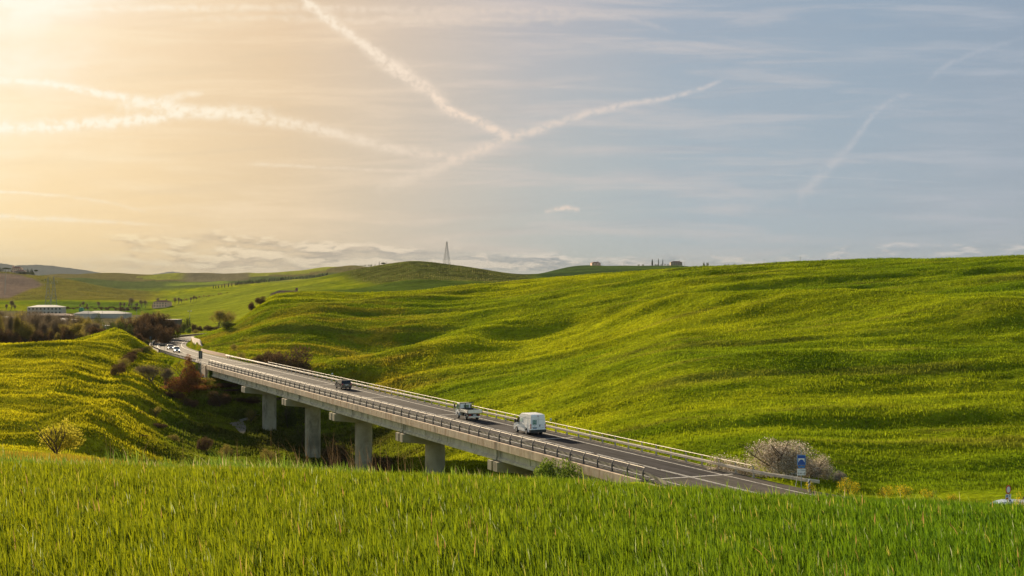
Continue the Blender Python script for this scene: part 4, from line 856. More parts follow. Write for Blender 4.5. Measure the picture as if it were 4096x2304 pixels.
def van():
    o = vehicle('van', 'white panel van with green letter squares on its closed rear doors', 'van', br(41.0, 7.15, .012), HEAD)
    H = 2.50; hw = hw_fn(2.02, .13, 1.15, H); R = .36
    prof = [(2.45, .32), (2.47, .75), (2.38, 1.02), (1.95, 1.18), (1.25, 1.85), (.95, 2.22), (.55, 2.42), (.1, 2.49), (-1.6, 2.50), (-2.32, 2.44), (-2.42, 2.30), (-2.46, 1.2), (-2.46, .42), (-2.30, .34)]
    prof += arch(-1.28, .44, .36)[::-1] + arch(1.60, .44, .36)[::-1] if False else []
    prof = [(2.45, .32), (2.47, .75), (2.38, 1.02), (1.95, 1.18), (1.25, 1.85), (.95, 2.22), (.55, 2.42), (.1, 2.49), (-1.6, 2.50), (-2.32, 2.44), (-2.42, 2.30), (-2.46, 1.2), (-2.46, .42), (-2.30, .34)] + [p for p in reversed(arch(-1.28, .45, .34))] + [p for p in reversed(arch(1.62, .45, .34))]
    body(prof, hw).build('body', MATS['white_paint'], o)
    for x in (-1.28, 1.62):
        for s in (-1, 1): wheel(o, x, s * .90, R, .24)
    xr = -2.462
    quad_part(o, 'bumper', [(xr - .07, -1.0, .32), (xr - .07, 1.0, .32), (xr - .07, 1.0, .66), (xr - .07, -1.0, .66)], (.16, 0, 0), 'plastic_black')
    side_poly(o, 'bumper_corner', [(-2.5, .34), (-2.12, .34), (-2.15, .66), (-2.5, .66)], hw, 'plastic_black', .02)
    for s in (-1, 1):
        y0 = s * .03; y1 = s * .86; d = quad_part(o, 'rear_door', [(xr - .006, y0, .68), (xr - .006, y1, .68), (xr - .006, s * .80, 2.2), (xr - .006, y0, 2.2)], (.02, 0, 0), 'white_paint')
        quad_part(d, 'door_ledge', [(xr - .014, y0, 1.86), (xr - .014, s * .8, 1.86), (xr - .014, s * .8, 1.875), (xr - .014, y0, 1.875)], (.01, 0, 0), 'seam')
        quad_part(o, 'tail_light', [(xr - .02, s * .89, .82), (xr - .02, s * 1.0, .82), (xr - .02, s * .985, 1.34), (xr - .02, s * .89, 1.34)], (.12, 0, 0), 'tail_red')
        quad_part(o, 'reversing_light', [(xr - .026, s * .91, .95), (xr - .026, s * .98, .95), (xr - .026, s * .98, 1.15), (xr - .026, s * .91, 1.15)], (.02, 0, 0), 'lamp_glass')
    quad_part(o, 'door_seam', [(xr - .012, -.012, .68), (xr - .012, .012, .68), (xr - .012, .012, 2.24), (xr - .012, -.012, 2.24)], (.01, 0, 0), 'seam')
    quad_part(o, 'brake_light', [(xr + .03, -.14, 2.26), (xr + .03, .14, 2.26), (xr + .03, .14, 2.31), (xr + .03, -.14, 2.31)], (.04, 0, 0), 'tail_red')
    quad_part(o, 'door_handle', [(xr - .03, -.16, 1.02), (xr - .03, -.28, 1.02), (xr - .03, -.28, 1.24), (xr - .03, -.16, 1.24)], (.03, 0, 0), 'plastic_black')
    quad_part(o, 'handle_bar', [(xr - .03, .12, .94), (xr - .03, .76, .94), (xr - .03, .76, .98), (xr - .03, .12, .98)], (.03, 0, 0), 'plastic_black')
    quad_part(o, 'number_plate', [(xr - .03, .18, .79), (xr - .03, .70, .79), (xr - .03, .70, .91), (xr - .03, .18, .91)], (.02, 0, 0), 'plate_blue')
    q = MB(); q.disc((xr - .02, .44, 1.12), (1, 0, 0), .05, .02, 12); q.build('emblem', MATS['grey_text'], o)
    # green squares A R / T S
    for i, ch in enumerate('ARTS'):
        y = .60 - .27 * (i % 2); z = 1.70 - .27 * (i // 2); sq = quad_part(o, 'logo_square', [(xr - .016, y - .125, z - .125), (xr - .016, y + .125, z - .125), (xr - .016, y + .125, z + .125), (xr - .016, y - .125, z + .125)], (.01, 0, 0), 'logo_green')
        t = put(text_mesh(ch, .26, MATS['sign_white']), 'letter', sq, (xr - .02, y, z)); t.rotation_euler = (math.pi / 2, 0, -math.pi / 2)
    lt = MB()
    for y0, y1, z in ((.72, .10, 1.27), (.72, .06, 1.22), (-.10, -.62, 1.30), (-.12, -.60, 1.24), (-.40, -.78, 1.10), (-.14, -.78, .90), (-.18, -.70, .84)):
        n = int(abs(y1 - y0) / .045)
        for k in range(n):
            a = y0 + (y1 - y0) * k / n
            if (k * 7 + int(z * 100)) % 9 == 4: continue
            lt.box((xr - .017, a, z + .004 * ((k * 5) % 3 - 1)), (.006, .030, .026 + .008 * (k % 2)))
    lt.build('small_lettering', MATS['grey_text'], o)
    side_poly(o, 'side_window', [(1.85, 1.28), (.78, 1.28), (.80, 1.92), (1.15, 1.92), (1.28, 1.82)], hw, 'glass_dark')
    for i in range(4):
        x = .42 - .22 * (i % 2); z = 1.78 - .22 * (i // 2); side_poly(o, 'side_logo', [(x - .10, z - .10), (x + .10, z - .10), (x + .10, z + .10), (x - .10, z + .10)], hw, 'logo_faded', .008, (1,))
    side_poly(o, 'crease', [(.7, 1.99), (-2.3, 1.99), (-2.3, 2.02), (.7, 2.02)], hw, 'seam', .006); side_poly(o, 'rub_strip', [(.95, .80), (-2.2, .80), (-2.2, .83), (.95, .83)], hw, 'seam', .008)
    side_poly(o, 'crease', [(.7, 1.20), (-2.3, 1.20), (-2.3, 1.225), (.7, 1.225)], hw, 'seam', .006); side_poly(o, 'door_handle', [(.95, 1.05), (.86, 1.05), (.86, 1.25), (.95, 1.25)], hw, 'plastic_black', .03)
    side_poly(o, 'door_gap', [(.755, .45), (.74, .45), (.74, 2.0), (.755, 2.0)], hw, 'seam', .006)
    for s in (-1, 1): q = MB(); q.box((1.72, s * 1.13, 1.42), (.16, .22, .36)); q.box((1.70, s * 1.0, 1.30), (.06, .2, .06)); q.build('mirror', MATS['plastic_black'], o)
    quad_part(o, 'windscreen', [(1.93, -.82, 1.22), (1.93, .82, 1.22), (1.28, .76, 1.84), (1.28, -.76, 1.84)], (.015, 0, .015), 'glass_dark')
van()
def truck():
    o = vehicle('flatbed_truck', 'small white cab truck with an empty silver drop-side flatbed', 'truck', br(60.0, 6.9, .012), HEAD)
    hw = hw_fn(1.78, .10, 1.25, 2.12); prof = [(2.42, .42), (2.50, .80), (2.45, 1.22), (2.15, 1.95), (2.0, 2.08), (1.10, 2.12), (.95, 2.05), (.92, .95), (1.10, .90)] + list(reversed(arch(1.68, .42, .45)))
    body(prof, hw).build('cab', MATS['white_paint'], o)
    side_poly(o, 'side_window', [(2.28, 1.30), (1.30, 1.22), (1.20, 1.90), (2.02, 1.93)], hw, 'green_glass')
    side_poly(o, 'door_handle', [(1.22, 1.0), (1.12, 1.0), (1.12, 1.16), (1.22, 1.16)], hw, 'plastic_black', .03)
    w = quad_part(o, 'rear_window', [(.915, -.42, 1.50), (.915, .30, 1.50), (.915, .30, 1.84), (.915, -.42, 1.84)], (-.02, 0, 0), 'green_glass')
    quad_part(w, 'window_frame', [(.905, -.46, 1.46), (.905, .34, 1.46), (.905, .34, 1.50), (.905, -.46, 1.50)], (-.02, 0, 0), 'plastic_black')
    quad_part(o, 'snorkel', [(.90, -.62, 1.15), (.90, -.80, 1.15), (.90, -.80, 1.86), (.90, -.62, 1.86)], (-.10, 0, 0), 'plastic_black')
    for x in (1.68, -1.05):
        for s in (-1, 1): wheel(o, x, s * .78, .36, .22)
    f = MB(); f.box((-.1, .35, .70), (4.0, .10, .16)); f.box((-.1, -.35, .70), (4.0, .10, .16)); f.box((.45, .62, .62), (.5, .3, .3)); f.box((-1.9, 0, .72), (.08, 1.5, .3)); f.box((0.1, -.6, .6), (.7, .3, .3)); f.build('chassis', MATS['plastic_black'], o)
    for s in (-1, 1): q = MB(); q.tube([(-1.05 + .47 * math.cos(a), s * .83, .42 + .47 * math.sin(a)) for a in np.linspace(.1, 3.04, 9)], .03, 6); q.build('mudguard', MATS['alu'], o)
    b = MB(); b.box((-.72, 0, .98), (3.05, 1.90, .08)); bed = b.build('bed_floor', MATS['bed_rust'], o)
    for s in (-1, 1):
        q = MB(); q.box((-.72, s * .96, 1.20), (3.02, .05, .42))
        for z in (1.09, 1.20, 1.31): q.box((-.72, s * .99, z), (3.0, .02, .07))
        q.build('side_board', MATS['alu'], o)
    q = MB(); q.box((-2.26, 0, 1.22), (.05, 1.94, .44))
    for z in (1.09, 1.20, 1.33): q.box((-2.29, 0, z), (.02, 1.9, .05))
    q.build('tailboard', MATS['alu'], o)
    q = MB()
    for s in (-1, 1): q.box((-2.22, s * 1.0, 1.22), (.10, .08, .52)); q.box((.76, s * .96, 1.22), (.08, .08, .52))
    q.build('corner_post', MATS['bed_rust'], o)
    q = MB(); q.box((.72, 0, 2.12), (.08, 1.95, .09)); q.box((.72, .15, 1.6), (.07, .08, 1.0)); q.box((.72, -.95, 1.6), (.06, .06, 1.0)); q.box((.72, .95, 1.6), (.06, .06, 1.0)); q.box((.72, 0, 1.22), (.05, 1.9, .45)); q.build('headboard', MATS['plastic_black'], o)
    q = MB(); q.box((-2.1, 0, .50), (.10, 1.62, .16)); q.build('rear_bumper', MATS['alu'], o)
    for s in (-1, 1): quad_part(o, 'tail_light', [(-2.10, s * .50, .66), (-2.10, s * .78, .66), (-2.10, s * .78, .80), (-2.10, s * .50, .80)], (-.04, 0, 0), 'tail_red')
    quad_part(o, 'number_plate', [(-2.06, .22, .66), (-2.06, -.22, .66), (-2.06, -.22, .79), (-2.06, .22, .79)], (-.03, 0, 0), 'plate_white')
    for s in (-1, 1): q = MB(); q.box((2.34, s * 1.08, 1.62), (.10, .18, .42)); q.tube([(2.3, s * .9, 1.9), (2.36, s * 1.08, 1.85)], .02, 5); q.build('mirror', MATS['plastic_black'], o)
truck()
def car(name, label, p, rz, paint, kind, lights=False):
    o = vehicle(name, label, 'car', p, rz)
    if kind == 'suv': L, Wd, H = 4.15, 1.80, 1.60; prof = [(2.02, .34), (2.06, .62), (1.98, .86), (1.05, 1.02), (.35, 1.50), (.0, 1.58), (-1.25, 1.60), (-1.62, 1.54), (-1.88, 1.08), (-2.02, .98), (-2.05, .45), (-1.95, .34)]; wb = (1.25, -1.28); r = .34
    elif kind == 'sedan': L, Wd, H = 4.5, 1.80, 1.45; prof = [(2.20, .32), (2.26, .60), (2.15, .80), (1.15, .98), (.45, 1.38), (.05, 1.46), (-.75, 1.45), (-1.45, 1.12), (-1.70, 1.04), (-2.20, .98), (-2.24, .45), (-2.1, .32)]; wb = (1.38, -1.38); r = .32
    else: L, Wd, H = 3.6, 1.60, 1.58; prof = [(1.74, .32), (1.78, .66), (1.68, .92), (1.10, 1.04), (.62, 1.48), (.30, 1.56), (-1.25, 1.58), (-1.58, 1.50), (-1.72, 1.02), (-1.77, .45), (-1.65, .32)]; wb = (1.12, -1.18); r = .30
    hw = hw_fn(Wd, .20, .95, H); ra = r + .07
    prof = prof + list(reversed(arch(wb[1], ra, .33))) + list(reversed(arch(wb[0], ra, .33)))
    body(prof, hw, .05, .10).build('body', MATS[paint], o)
    for x in wb:
        for s in (-1, 1): wheel(o, x, s * (Wd / 2 - .10), r, .20)
    fr = [p for p in prof if p[0] > 0 and p[1] > .95][:2]; f0, f1 = (prof[3], prof[4])
    def on(a, b, t): return (a[0] + (b[0] - a[0]) * t, a[1] + (b[1] - a[1]) * t)
    a = on(f0, f1, .08); b = on(f0, f1, .92); quad_part(o, 'windscreen', [(a[0], -hw(a[1]) * .9, a[1]), (a[0], hw(a[1]) * .9, a[1]), (b[0], hw(b[1]) * .86, b[1]), (b[0], -hw(b[1]) * .86, b[1])], (.014, 0, .016), 'glass_dark')
    r0, r1 = {'suv': (prof[8], prof[7]), 'sedan': (prof[7], prof[6]), 'hatch': (prof[8], prof[7])}[kind]
    a = on(r0, r1, .08); b = on(r0, r1, .9); quad_part(o, 'rear_window', [(a[0], -hw(a[1]) * .86, a[1]), (a[0], hw(a[1]) * .86, a[1]), (b[0], hw(b[1]) * .82, b[1]), (b[0], -hw(b[1]) * .82, b[1])], (-.016, 0, .012), 'glass_dark')
    zt = H - .16; x0 = f0[0] - .12; x1 = r0[0] + .22; xt0 = f1[0] - .18; xt1 = r1[0] + .12; xm = -.25
    side_poly(o, 'side_window', [(x0 - .06, 1.02), (xm + .05, 1.0), (xm + .05, zt), (xt0, zt)], hw, 'glass_dark'); side_poly(o, 'side_window', [(xm - .05, 1.0), (x1, 1.02), (xt1, zt), (xm - .05, zt)], hw, 'glass_dark')
    side_poly(o, 'door_handle', [(xm + .25, .86), (xm + .10, .86), (xm + .10, .89), (xm + .25, .89)], hw, 'plastic_black', .025)
    for s in (-1, 1): q = MB(); q.box((f0[0] - .22, s * (Wd / 2 + .06), 1.04), (.12, .18, .14)); q.build('mirror', MATS['plastic_black' if kind == 'suv' else paint], o)
    xf = prof[1][0]; xb = min(p[0] for p in prof)
    quad_part(o, 'front_bumper', [(xf - .03, -Wd * .42, .30), (xf - .03, Wd * .42, .30), (xf + .015, Wd * .42, .50), (xf + .015, -Wd * .42, .50)], (.02, 0, 0), 'plastic_black')
    quad_part(o, 'grille', [(xf + .01, -.30, .60), (xf + .01, .30, .60), (xf - .04, .34, .76), (xf - .04, -.34, .76)], (.02, 0, 0), 'plastic_black')
    quad_part(o, 'front_plate', [(xf + .04, -.26, .44), (xf + .04, .26, .44), (xf + .04, .26, .55), (xf + .04, -.26, .55)], (.01, 0, 0), 'plate_white')
    for s in (-1, 1):
        q = MB(); q.disc((xf - .01, s * Wd * .37, .70), (1, 0, .2), .10, .05, 14); q.build('headlight', MATS['headlight' if lights else 'lamp_glass'], o)
        quad_part(o, 'tail_light', [(xb + .00, s * Wd * .36, .78), (xb + .00, s * Wd * .475, .78), (xb + .06, s * Wd * .465, 1.04), (xb + .06, s * Wd * .36, 1.00)], (-.035, 0, 0), 'tail_red')
    quad_part(o, 'rear_plate', [(xb - .02, -.26, .74), (xb - .02, .26, .74), (xb - .02, .26, .86), (xb - .02, -.26, .86)], (.02, 0, 0), 'plate_white')
    quad_part(o, 'rear_bumper', [(xb - .03, -Wd * .43, .30), (xb - .03, Wd * .43, .30), (xb - .03, Wd * .43, .50), (xb - .03, -Wd * .43, .50)], (.1, 0, 0), 'plastic_black')
    if kind != 'sedan':
        for s in (-1, 1): q = MB(); q.tube([(.1, s * Wd * .36, H - .02), (.0, s * Wd * .36, H + .05), (-1.2, s * Wd * .36, H + .05), (-1.35, s * Wd * .36, H - .02)], .022, 6); q.build('roof_rail', MATS['alu' if kind != 'suv' else 'plastic_black'], o)
    return o
car('dark_hatchback', 'black tall hatchback driving away on the bridge ahead of the flatbed truck', br(117.5, 7.2, .012), HEAD, 'black_paint', 'suv')
def on_road(px, Y, t):
    i = int(np.argmin(np.abs(ROAD2[:, 1] - Y))); p = ROAD2[i]; r = lat(ROAD2, i); d = ROAD2[i] - ROAD2[i + 2]
    return Vector((p[0] + r[0] * t, p[1] + r[1] * t, CZ + p[2] + .016)), math.atan2(d[1], d[0])
p, a = on_road(684, 408, -1.2); car('silver_car', 'silver saloon coming round the bend behind the small white car', p, a, 'silver_paint', 'sedan', True)
p, a = on_road(720, 384, -1.55); car('small_white_car', 'small boxy white car with round lit headlights coming toward the bridge', p, a, 'white_paint', 'hatch', True)
def edge_car():
    p = W(4025, 2075, 98.5); zr = gz(p.x, p.y); o = vehicle('estate_car', 'pale blue car with roof bars, only its roof above the wheat', 'car', (p.x, p.y, CZ - 15.25 - 1.56), math.radians(168))
    hw = hw_fn(1.8, .18, .95, 1.55); prof = [(2.20, .32), (2.26, .62), (2.12, .86), (1.25, 1.0), (.55, 1.44), (.2, 1.53), (-.7, 1.56), (-1.7, 1.52), (-2.1, 1.1), (-2.22, .95), (-2.25, .45), (-2.1, .32)] + list(reversed(arch(-1.3, .39, .33))) + list(reversed(arch(1.35, .39, .33)))
    body(prof, hw).build('body', MATS['pale_blue_paint'], o)
    side_poly(o, 'side_window', [(1.15, 1.02), (.1, 1.0), (.1, 1.38), (.5, 1.38)], hw, 'glass_dark'); side_poly(o, 'side_window', [(0, 1.0), (-1.85, 1.02), (-1.6, 1.36), (0, 1.38)], hw, 'glass_dark')
    quad_part(o, 'windscreen', [(1.2, -.78, 1.03), (1.2, .78, 1.03), (.6, .70, 1.42), (.6, -.70, 1.42)], (.02, 0, .02), 'green_glass')
    for x in (1.35, -1.3):
        for s in (-1, 1): wheel(o, x, s * .8, .32, .2)
    for x in (-.15, -1.25):
        q = MB(); q.box((x, 0, 1.60), (.05, 1.45, .03))
        for s in (-1, 1): q.box((x, s * .70, 1.64), (.10, .06, .13))
        q.build('roof_bar', MATS['plastic_black'], o)
edge_car()
# ------------------------------------------------------------------ trees and shrubs
leaf_mat('twig_brown', (.065, .040, .022), (.16, .10, .052), .25); leaf_mat('twig_grey', (.11, .085, .055), (.22, .17, .11), .25); leaf_mat('twig_olive', (.15, .125, .03), (.30, .24, .06), .4)
leaf_mat('leaf_dark', (.035, .055, .014), (.10, .115, .025), .3); leaf_mat('leaf_mid', (.07, .12, .018), (.16, .21, .03), .4); leaf_mat('leaf_rust', (.12, .05, .02), (.26, .115, .045), .4)
leaf_mat('leaf_blossom', (.17, .13, .08), (.42, .36, .27), .35, (.64, .58, .50), .3); leaf_mat('leaf_yellow', (.28, .26, .03), (.44, .38, .04), .5); leaf_mat('leaf_flower', (.12, .18, .025), (.20, .24, .03), .4, (.75, .52, .02), .34)
leaf_mat('leaf_cypress', (.012, .026, .014), (.035, .055, .022), .1); leaf_mat('leaf_pine', (.03, .045, .012), (.08, .095, .025), .2)
mat('bark', (.075, .05, .035), .95, 0, .3, 6.0); mat('bark_grey', (.13, .105, .08), .95, 0, .3, 6.0)
def leaf_np(name, blobs, n, size, matn, elong=1.0, up=0.0, shell=.55, seed=1, gaps=0.0):
    R = np.random.default_rng(seed); B = np.array(blobs, float); p = B[:, 3] * B[:, 4] * B[:, 5]; p = p ** .8; p /= p.sum(); k = R.choice(len(B), n, p=p)
    d = R.normal(size=(n, 3)); d /= np.linalg.norm(d, axis=1)[:, None]; r = (shell + (1 - shell) * R.random(n) ** .7) * (1 + R.normal(0, .08, n)); inner = R.random(n) < .3; r = np.where(inner, R.random(n) ** .5, r)
    c = B[k, :3] + d * r[:, None] * B[k, 3:6]
    if gaps:
        g = fbm(c[:, 0] * 7 + 9, c[:, 2] * 7 + c[:, 1] * 5, 3, seed + 5); m = g > -0.35 + gaps * .5; c = c[m]; d = d[m]; n = len(c)
    c[:, 2] = np.maximum(c[:, 2], .01)
    a = R.normal(size=(n, 3)); a[:, 2] += up; a += d * (.6 if up else .2); a /= np.linalg.norm(a, axis=1)[:, None]; b = np.cross(a, R.normal(size=(n, 3))); b /= np.linalg.norm(b, axis=1)[:, None]
    s = size * R.uniform(.55, 1.35, n)[:, None]; A = a * s * elong; Bv = b * s / (elong ** .6)
    V = np.stack([c - A * .5, c + Bv * .5, c + A * .6, c - Bv * .5], 1).reshape(-1, 3)
    return np_mesh(name, V, np.full(n, 4), np.arange(4 * n), MATS[matn])
def wood(seed, h, spread, forks, depth, r0, lean=.15, first=.25, up=.5):
    """trunk + limbs in one skeleton; returns (trunk builder, limb tips)"""
    R = random.Random(seed); t = MB(); tw = MB(); tips = []
    def grow(p, d, L, r, k):
        pts = [p]; dd = d.copy()
        for i in range(3):
            dd = (dd + Vector((R.gauss(0, .13), R.gauss(0, .13), .06 * up))).normalized(); pts.append(pts[-1] + dd * L / 3)
        (t if k >= depth - 2 else tw).tube(pts, [r, r * .86, r * .74, r * .62], 5 if k > depth - 2 else 3, cap=False); tips.append((pts[-1].copy(), dd.copy(), k))
        if k == 0: return
        for i in range(forks if k < depth else forks + 2):
            a = 2 * math.pi * (i + R.random() * .7) / (forks if k < depth else forks + 2); v = Vector((math.cos(a), math.sin(a), 0)) * spread + Vector((0, 0, up)); nd = (dd * .55 + v * R.uniform(.55, 1.05)).normalized()
            q = pts[-1] if R.random() < .6 else pts[2]
            grow(q, nd, L * R.uniform(.62, .85) if k < depth else L * R.uniform(1.0, 1.5), r * .52, k - 1)
    grow(Vector((0, 0, -.04)), Vector((R.gauss(0, lean), R.gauss(0, lean), 1)).normalized(), first * h, r0, depth)
    return t, tw, tips
PROTO = {}
def proto(kind, var):
    key = (kind, var)
    if key in PROTO: return PROTO[key]
    sd_ = hash(kind) % 1 + var * 13 + sum(map(ord, kind)); R = random.Random(sd_)
    def norm(*ms):                                             # scale to unit height
        z = max(max(v.co.z for v in m.vertices) for m in ms if len(m.vertices)); 
        for m in ms: m.transform(Matrix.Scale(1 / z, 4))
        xs = [abs(v.co.x) for m in ms for v in m.vertices]; return max(xs) * 2
    def lobes(n, rx, rz, z0, jit=.35, lo=.22, hi=.4):
        return [(R.uniform(-1, 1) * rx * jit * 1.9, R.uniform(-1, 1) * rx * jit * 1.9, z0 + R.uniform(-.5, .6) * rz, R.uniform(lo, hi) * rx * 1.6, R.uniform(lo, hi) * rx * 1.6, R.uniform(lo, hi) * rz * 1.9) for _ in range(n)]
    if kind in ('bare', 'budding'):
        t, tw, tips = wood(sd_, 1.0, .62 if var % 2 else .45, 3, 4, .026, first=.22, up=.75)
        tm = t.mesh('trunk', MATS['bark_grey']); P = np.array([p[0] for p in tips if p[2] <= 2]); r = np.random.default_rng(sd_); m = 12; C = np.repeat(P, m, 0); n = len(C); d = r.normal(size=(n, 3)); d[:, 2] += .9; d /= np.linalg.norm(d, axis=1)[:, None]; L = r.uniform(.05, .17, n)[:, None]; s = np.cross(d, r.normal(size=(n, 3))); s /= np.linalg.norm(s, axis=1)[:, None]
        C = C + r.normal(0, .035, (n, 3)); V = np.stack([C - s * .0022, C + s * .0022, C + d * L], 1).reshape(-1, 3); V0 = [tuple(v) for v in V]; o = len(tw.v); tw.v += V0; tw.f += [(o + 3 * i, o + 3 * i + 1, o + 3 * i + 2) for i in range(n)]; tw.mi += [0] * n
        if kind == 'budding':
            c2 = C + d * L * .8; s2 = .006; q = r.normal(size=(n, 3)) * s2; o = len(tw.v); V = np.stack([c2 + q, c2 + np.cross(q, d) * 1.0, c2 - q, c2 - np.cross(q, d)], 1).reshape(-1, 3); tw.v += [tuple(v) for v in V]; tw.f += [(o + 4 * i, o + 4 * i + 1, o + 4 * i + 2, o + 4 * i + 3) for i in range(n)]; tw.mi += [0] * n
        cm = tw.mesh('crown', MATS['twig_olive' if kind == 'budding' else 'twig_grey']); w = norm(tm, cm)
    elif kind == 'rust':
        t, tw, tips = wood(sd_, 1.0, .8, 4, 2, .03, first=.42, up=.25); tm = t.mesh('trunk', MATS['bark']); B = []
        for i in range(26): z = .12 + .86 * i / 26; rr = .5 * (1 - z) ** .55 * R.uniform(.55, 1.25) * (.75 + .5 * (z < .45)); a = R.random() * 6.28; B.append((math.cos(a) * rr * .55, math.sin(a) * rr * .55, z, rr * .55, rr * .55, .075))
        cm = leaf_np('crown', B, 16000, .017, 'leaf_rust', 1.6, 0, .4, sd_, .2); z = [v.co.z for v in tm.vertices]; tm.transform(Matrix.Scale(.9 / max(z), 4)); w = norm(cm); w = norm(tm, cm)
    elif kind == 'cypress':
        t = MB(); t.tube([(0, 0, -.03), (0, 0, .9)], [.02, .004], 5); tm = t.mesh('trunk', MATS['bark']); wd = .075 + .02 * (var % 3)
        B = [(0, 0, .08 + .84 * i / 12, wd * math.sin(math.pi * (.16 + .80 * i / 13)) ** .6 * (1 - .35 * i / 12), wd * math.sin(math.pi * (.16 + .8 * i / 13)) ** .6 * (1 - .35 * i / 12), .09) for i in range(13)]
        cm = leaf_np('crown', B, 900, .035, 'leaf_cypress', 2.2, 2.5, .6, sd_); w = norm(tm, cm)
    elif kind == 'pine':
        t = MB(); t.tube([(0, 0, -.03), (.01, 0, .6)], [.03, .018], 6)
        for a in np.linspace(0, 5.3, 6): t.tube([(.01, 0, .52), (.25 * math.cos(a), .25 * math.sin(a), .75)], [.014, .006], 4)
        tm = t.mesh('trunk', MATS['bark']); B = [(.3 * math.cos(a) * q, .3 * math.sin(a) * q, .80 + .05 * (1 - q), .22, .22, .13) for a in np.linspace(0, 5.6, 8) for q in (.35, 1)]; cm = leaf_np('crown', B, 2500, .04, 'leaf_pine', 1, .5, .5, sd_); w = norm(tm, cm)
    else:
        spec = {'brown': ('twig_brown', 9500, .027, 2.4, 1.2, 10, .55, .5, .45, .15), 'darkshrub': ('leaf_dark', 6500, .030, 1.5, .6, 10, .52, .55, .42, .15), 'green': ('leaf_mid', 7500, .034, 1.5, .6, 9, .6, .5, .42, .2),
                'blossom': ('leaf_blossom', 26000, .019, 1.6, .8, 16, .58, .62, .36, .1), 'budshrub': ('leaf_yellow', 5200, .034, 1.3, .2, 14, .5, .42, .52, .35), 'flower': ('leaf_flower', 2600, .04, 1.6, 1.0, 9, .9, .45, .42, .3), 'weedy': ('twig_olive', 5200, .024, 2.2, 1.2, 10, .55, .5, .45, .25)}[kind]
        mn, n, sz, el, up, nl, rx, rz, z0, gp = spec; B = lobes(nl, rx, rz, z0); cm = leaf_np('foliage', B, n, sz, mn, el, up, .5, sd_, gp); t, tw, _ = wood(sd_, .9, .8, 3, 2, .018, first=.22, up=.5); t.v += []; o = len(t.v); t.v += tw.v; t.f += [tuple(i + o for i in f) for f in tw.f]; t.mi += tw.mi
        tm = t.mesh('stems', MATS['bark']); zz = max(v.co.z for v in tm.vertices); tm.transform(Matrix.Scale(1 / zz * .95, 4)); zc = max(v.co.z for v in cm.vertices); cm.transform(Matrix.Scale(1 / zc, 4)); w = norm(tm, cm); w = max(abs(v.co.x) for v in cm.vertices) * 2
    PROTO[key] = (tm, cm, w); return PROTO[key]
PR = random.Random(5)
NAME = {'bare': 'bare_tree', 'budding': 'bare_tree', 'rust': 'rust_brown_tree', 'cypress': 'cypress_tree', 'pine': 'pine_tree', 'brown': 'shrub', 'darkshrub': 'shrub', 'green': 'shrub', 'blossom': 'blossom_shrub', 'budshrub': 'shrub', 'flower': 'flower_clump', 'weedy': 'shrub'}
CAT = {'bare': 'tree', 'budding': 'tree', 'rust': 'tree', 'cypress': 'cypress', 'pine': 'pine tree', 'flower': 'wildflowers'}
def plant(kind, label, px, Y, top, wpx=None, group=None, var=None, sink=0.05, single=False, base=None):
    tm, cm, w = proto(kind, PR.randrange(3) if var is None else var); x = (px - 2048) / F * Y; g = gz(x, Y) - sink; h = CZ - (top - HY) / F * Y - g
    if h < .3: h = .3
    sx = h if wpx is None else wpx / F * Y / w
    rz = PR.uniform(0, 6.28)
    if single:
        o = put(cm, NAME[kind], None, (x, Y, g), rz, (sx, sx, h)); return tag(o, label, CAT.get(kind, 'shrub'), group)
    o = thing(NAME[kind], label, CAT.get(kind, 'shrub'), (x, Y, g), rz, group); o.scale = (sx, sx, h)
    put(tm, 'stems' if 'stems' in tm.name else 'trunk', o); put(cm, 'foliage' if 'foliage' in cm.name else 'crown', o); return o
def find(px, row, y0, y1):
    ys = np.linspace(y0, y1, 400); xs = (px - 2048) / F * ys; r = HY - Hrel(xs, ys) / ys * F; k = np.where(r <= row)[0]
    return float(ys[k[0]]) if len(k) else float(ys[np.argmin(np.abs(r - row))])

# around the road and bridge
plant('rust', 'rust-brown leafy tree at the far end of the bridge', 758, 296, 1412, 250, var=0)
plant('bare', 'bare dark tree above the concrete wall beside the rust-brown tree', 618, 295, 1450, 170, var=1)
plant('bare', 'slimmer bare tree just left of the rust-brown tree', 655, 296, 1458, 130, var=0)
for px, Y, top, w, k, lb in ((830, 299, 1508, 110, 'weedy', 'olive-brown thicket under the bridge end right of the rust-brown tree'), (700, 292, 1560, 100, 'brown', 'low brown thicket at the foot of the rust-brown tree'), (880, 290, 1560, 120, 'brown', 'dark brown thicket below the first span of the bridge'),
        (850, 306, 1468, 45, 'green', 'green climber at the corner of the bridge end'), (940, 296, 1600, 130, 'brown', 'dark bushes in shade behind the farthest bridge pillar'), (1150, 286, 1600, 110, 'darkshrub', 'dark bush between the two farthest bridge pillars'),
        (1340, 236, 1752, 130, 'brown', 'dark brown brush between the second and third bridge pillars'), (1520, 216, 1800, 120, 'brown', 'dark brown brush right of the third bridge pillar'), (1230, 290, 1560, 110, 'darkshrub', 'dark bush in shade beyond the second bridge pillar')):
    plant(k, lb, px, Y, top, w)
plant('brown', 'big round brown bush behind the far bridge railing', 1150, 312, 1378, 235, var=1); plant('brown', 'smaller brown bush at the left foot of the big round brown bush', 1065, 318, 1400, 110, var=0)
plant('weedy', 'small greyish bush behind the far guardrail before the bridge', 965, 345, 1405, 45); plant('weedy', 'small dry bush on the cutting above the rusty barrier', 938, 372, 1372, 40)
plant('blossom', 'largest white blossoming bush behind the blue bridge sign', 3130, 137, 1746, 340, var=0); plant('blossom', 'low long blossoming bush left of the largest one', 2955, 139, 1806, 240, var=1); plant('blossom', 'pale blossoming bush at the right side of the blue bridge sign', 3262, 139, 1812, 180, var=2); plant('blossom', 'small pale bush standing alone right of the blue bridge sign', 3362, 136, 1880, 70, var=1)
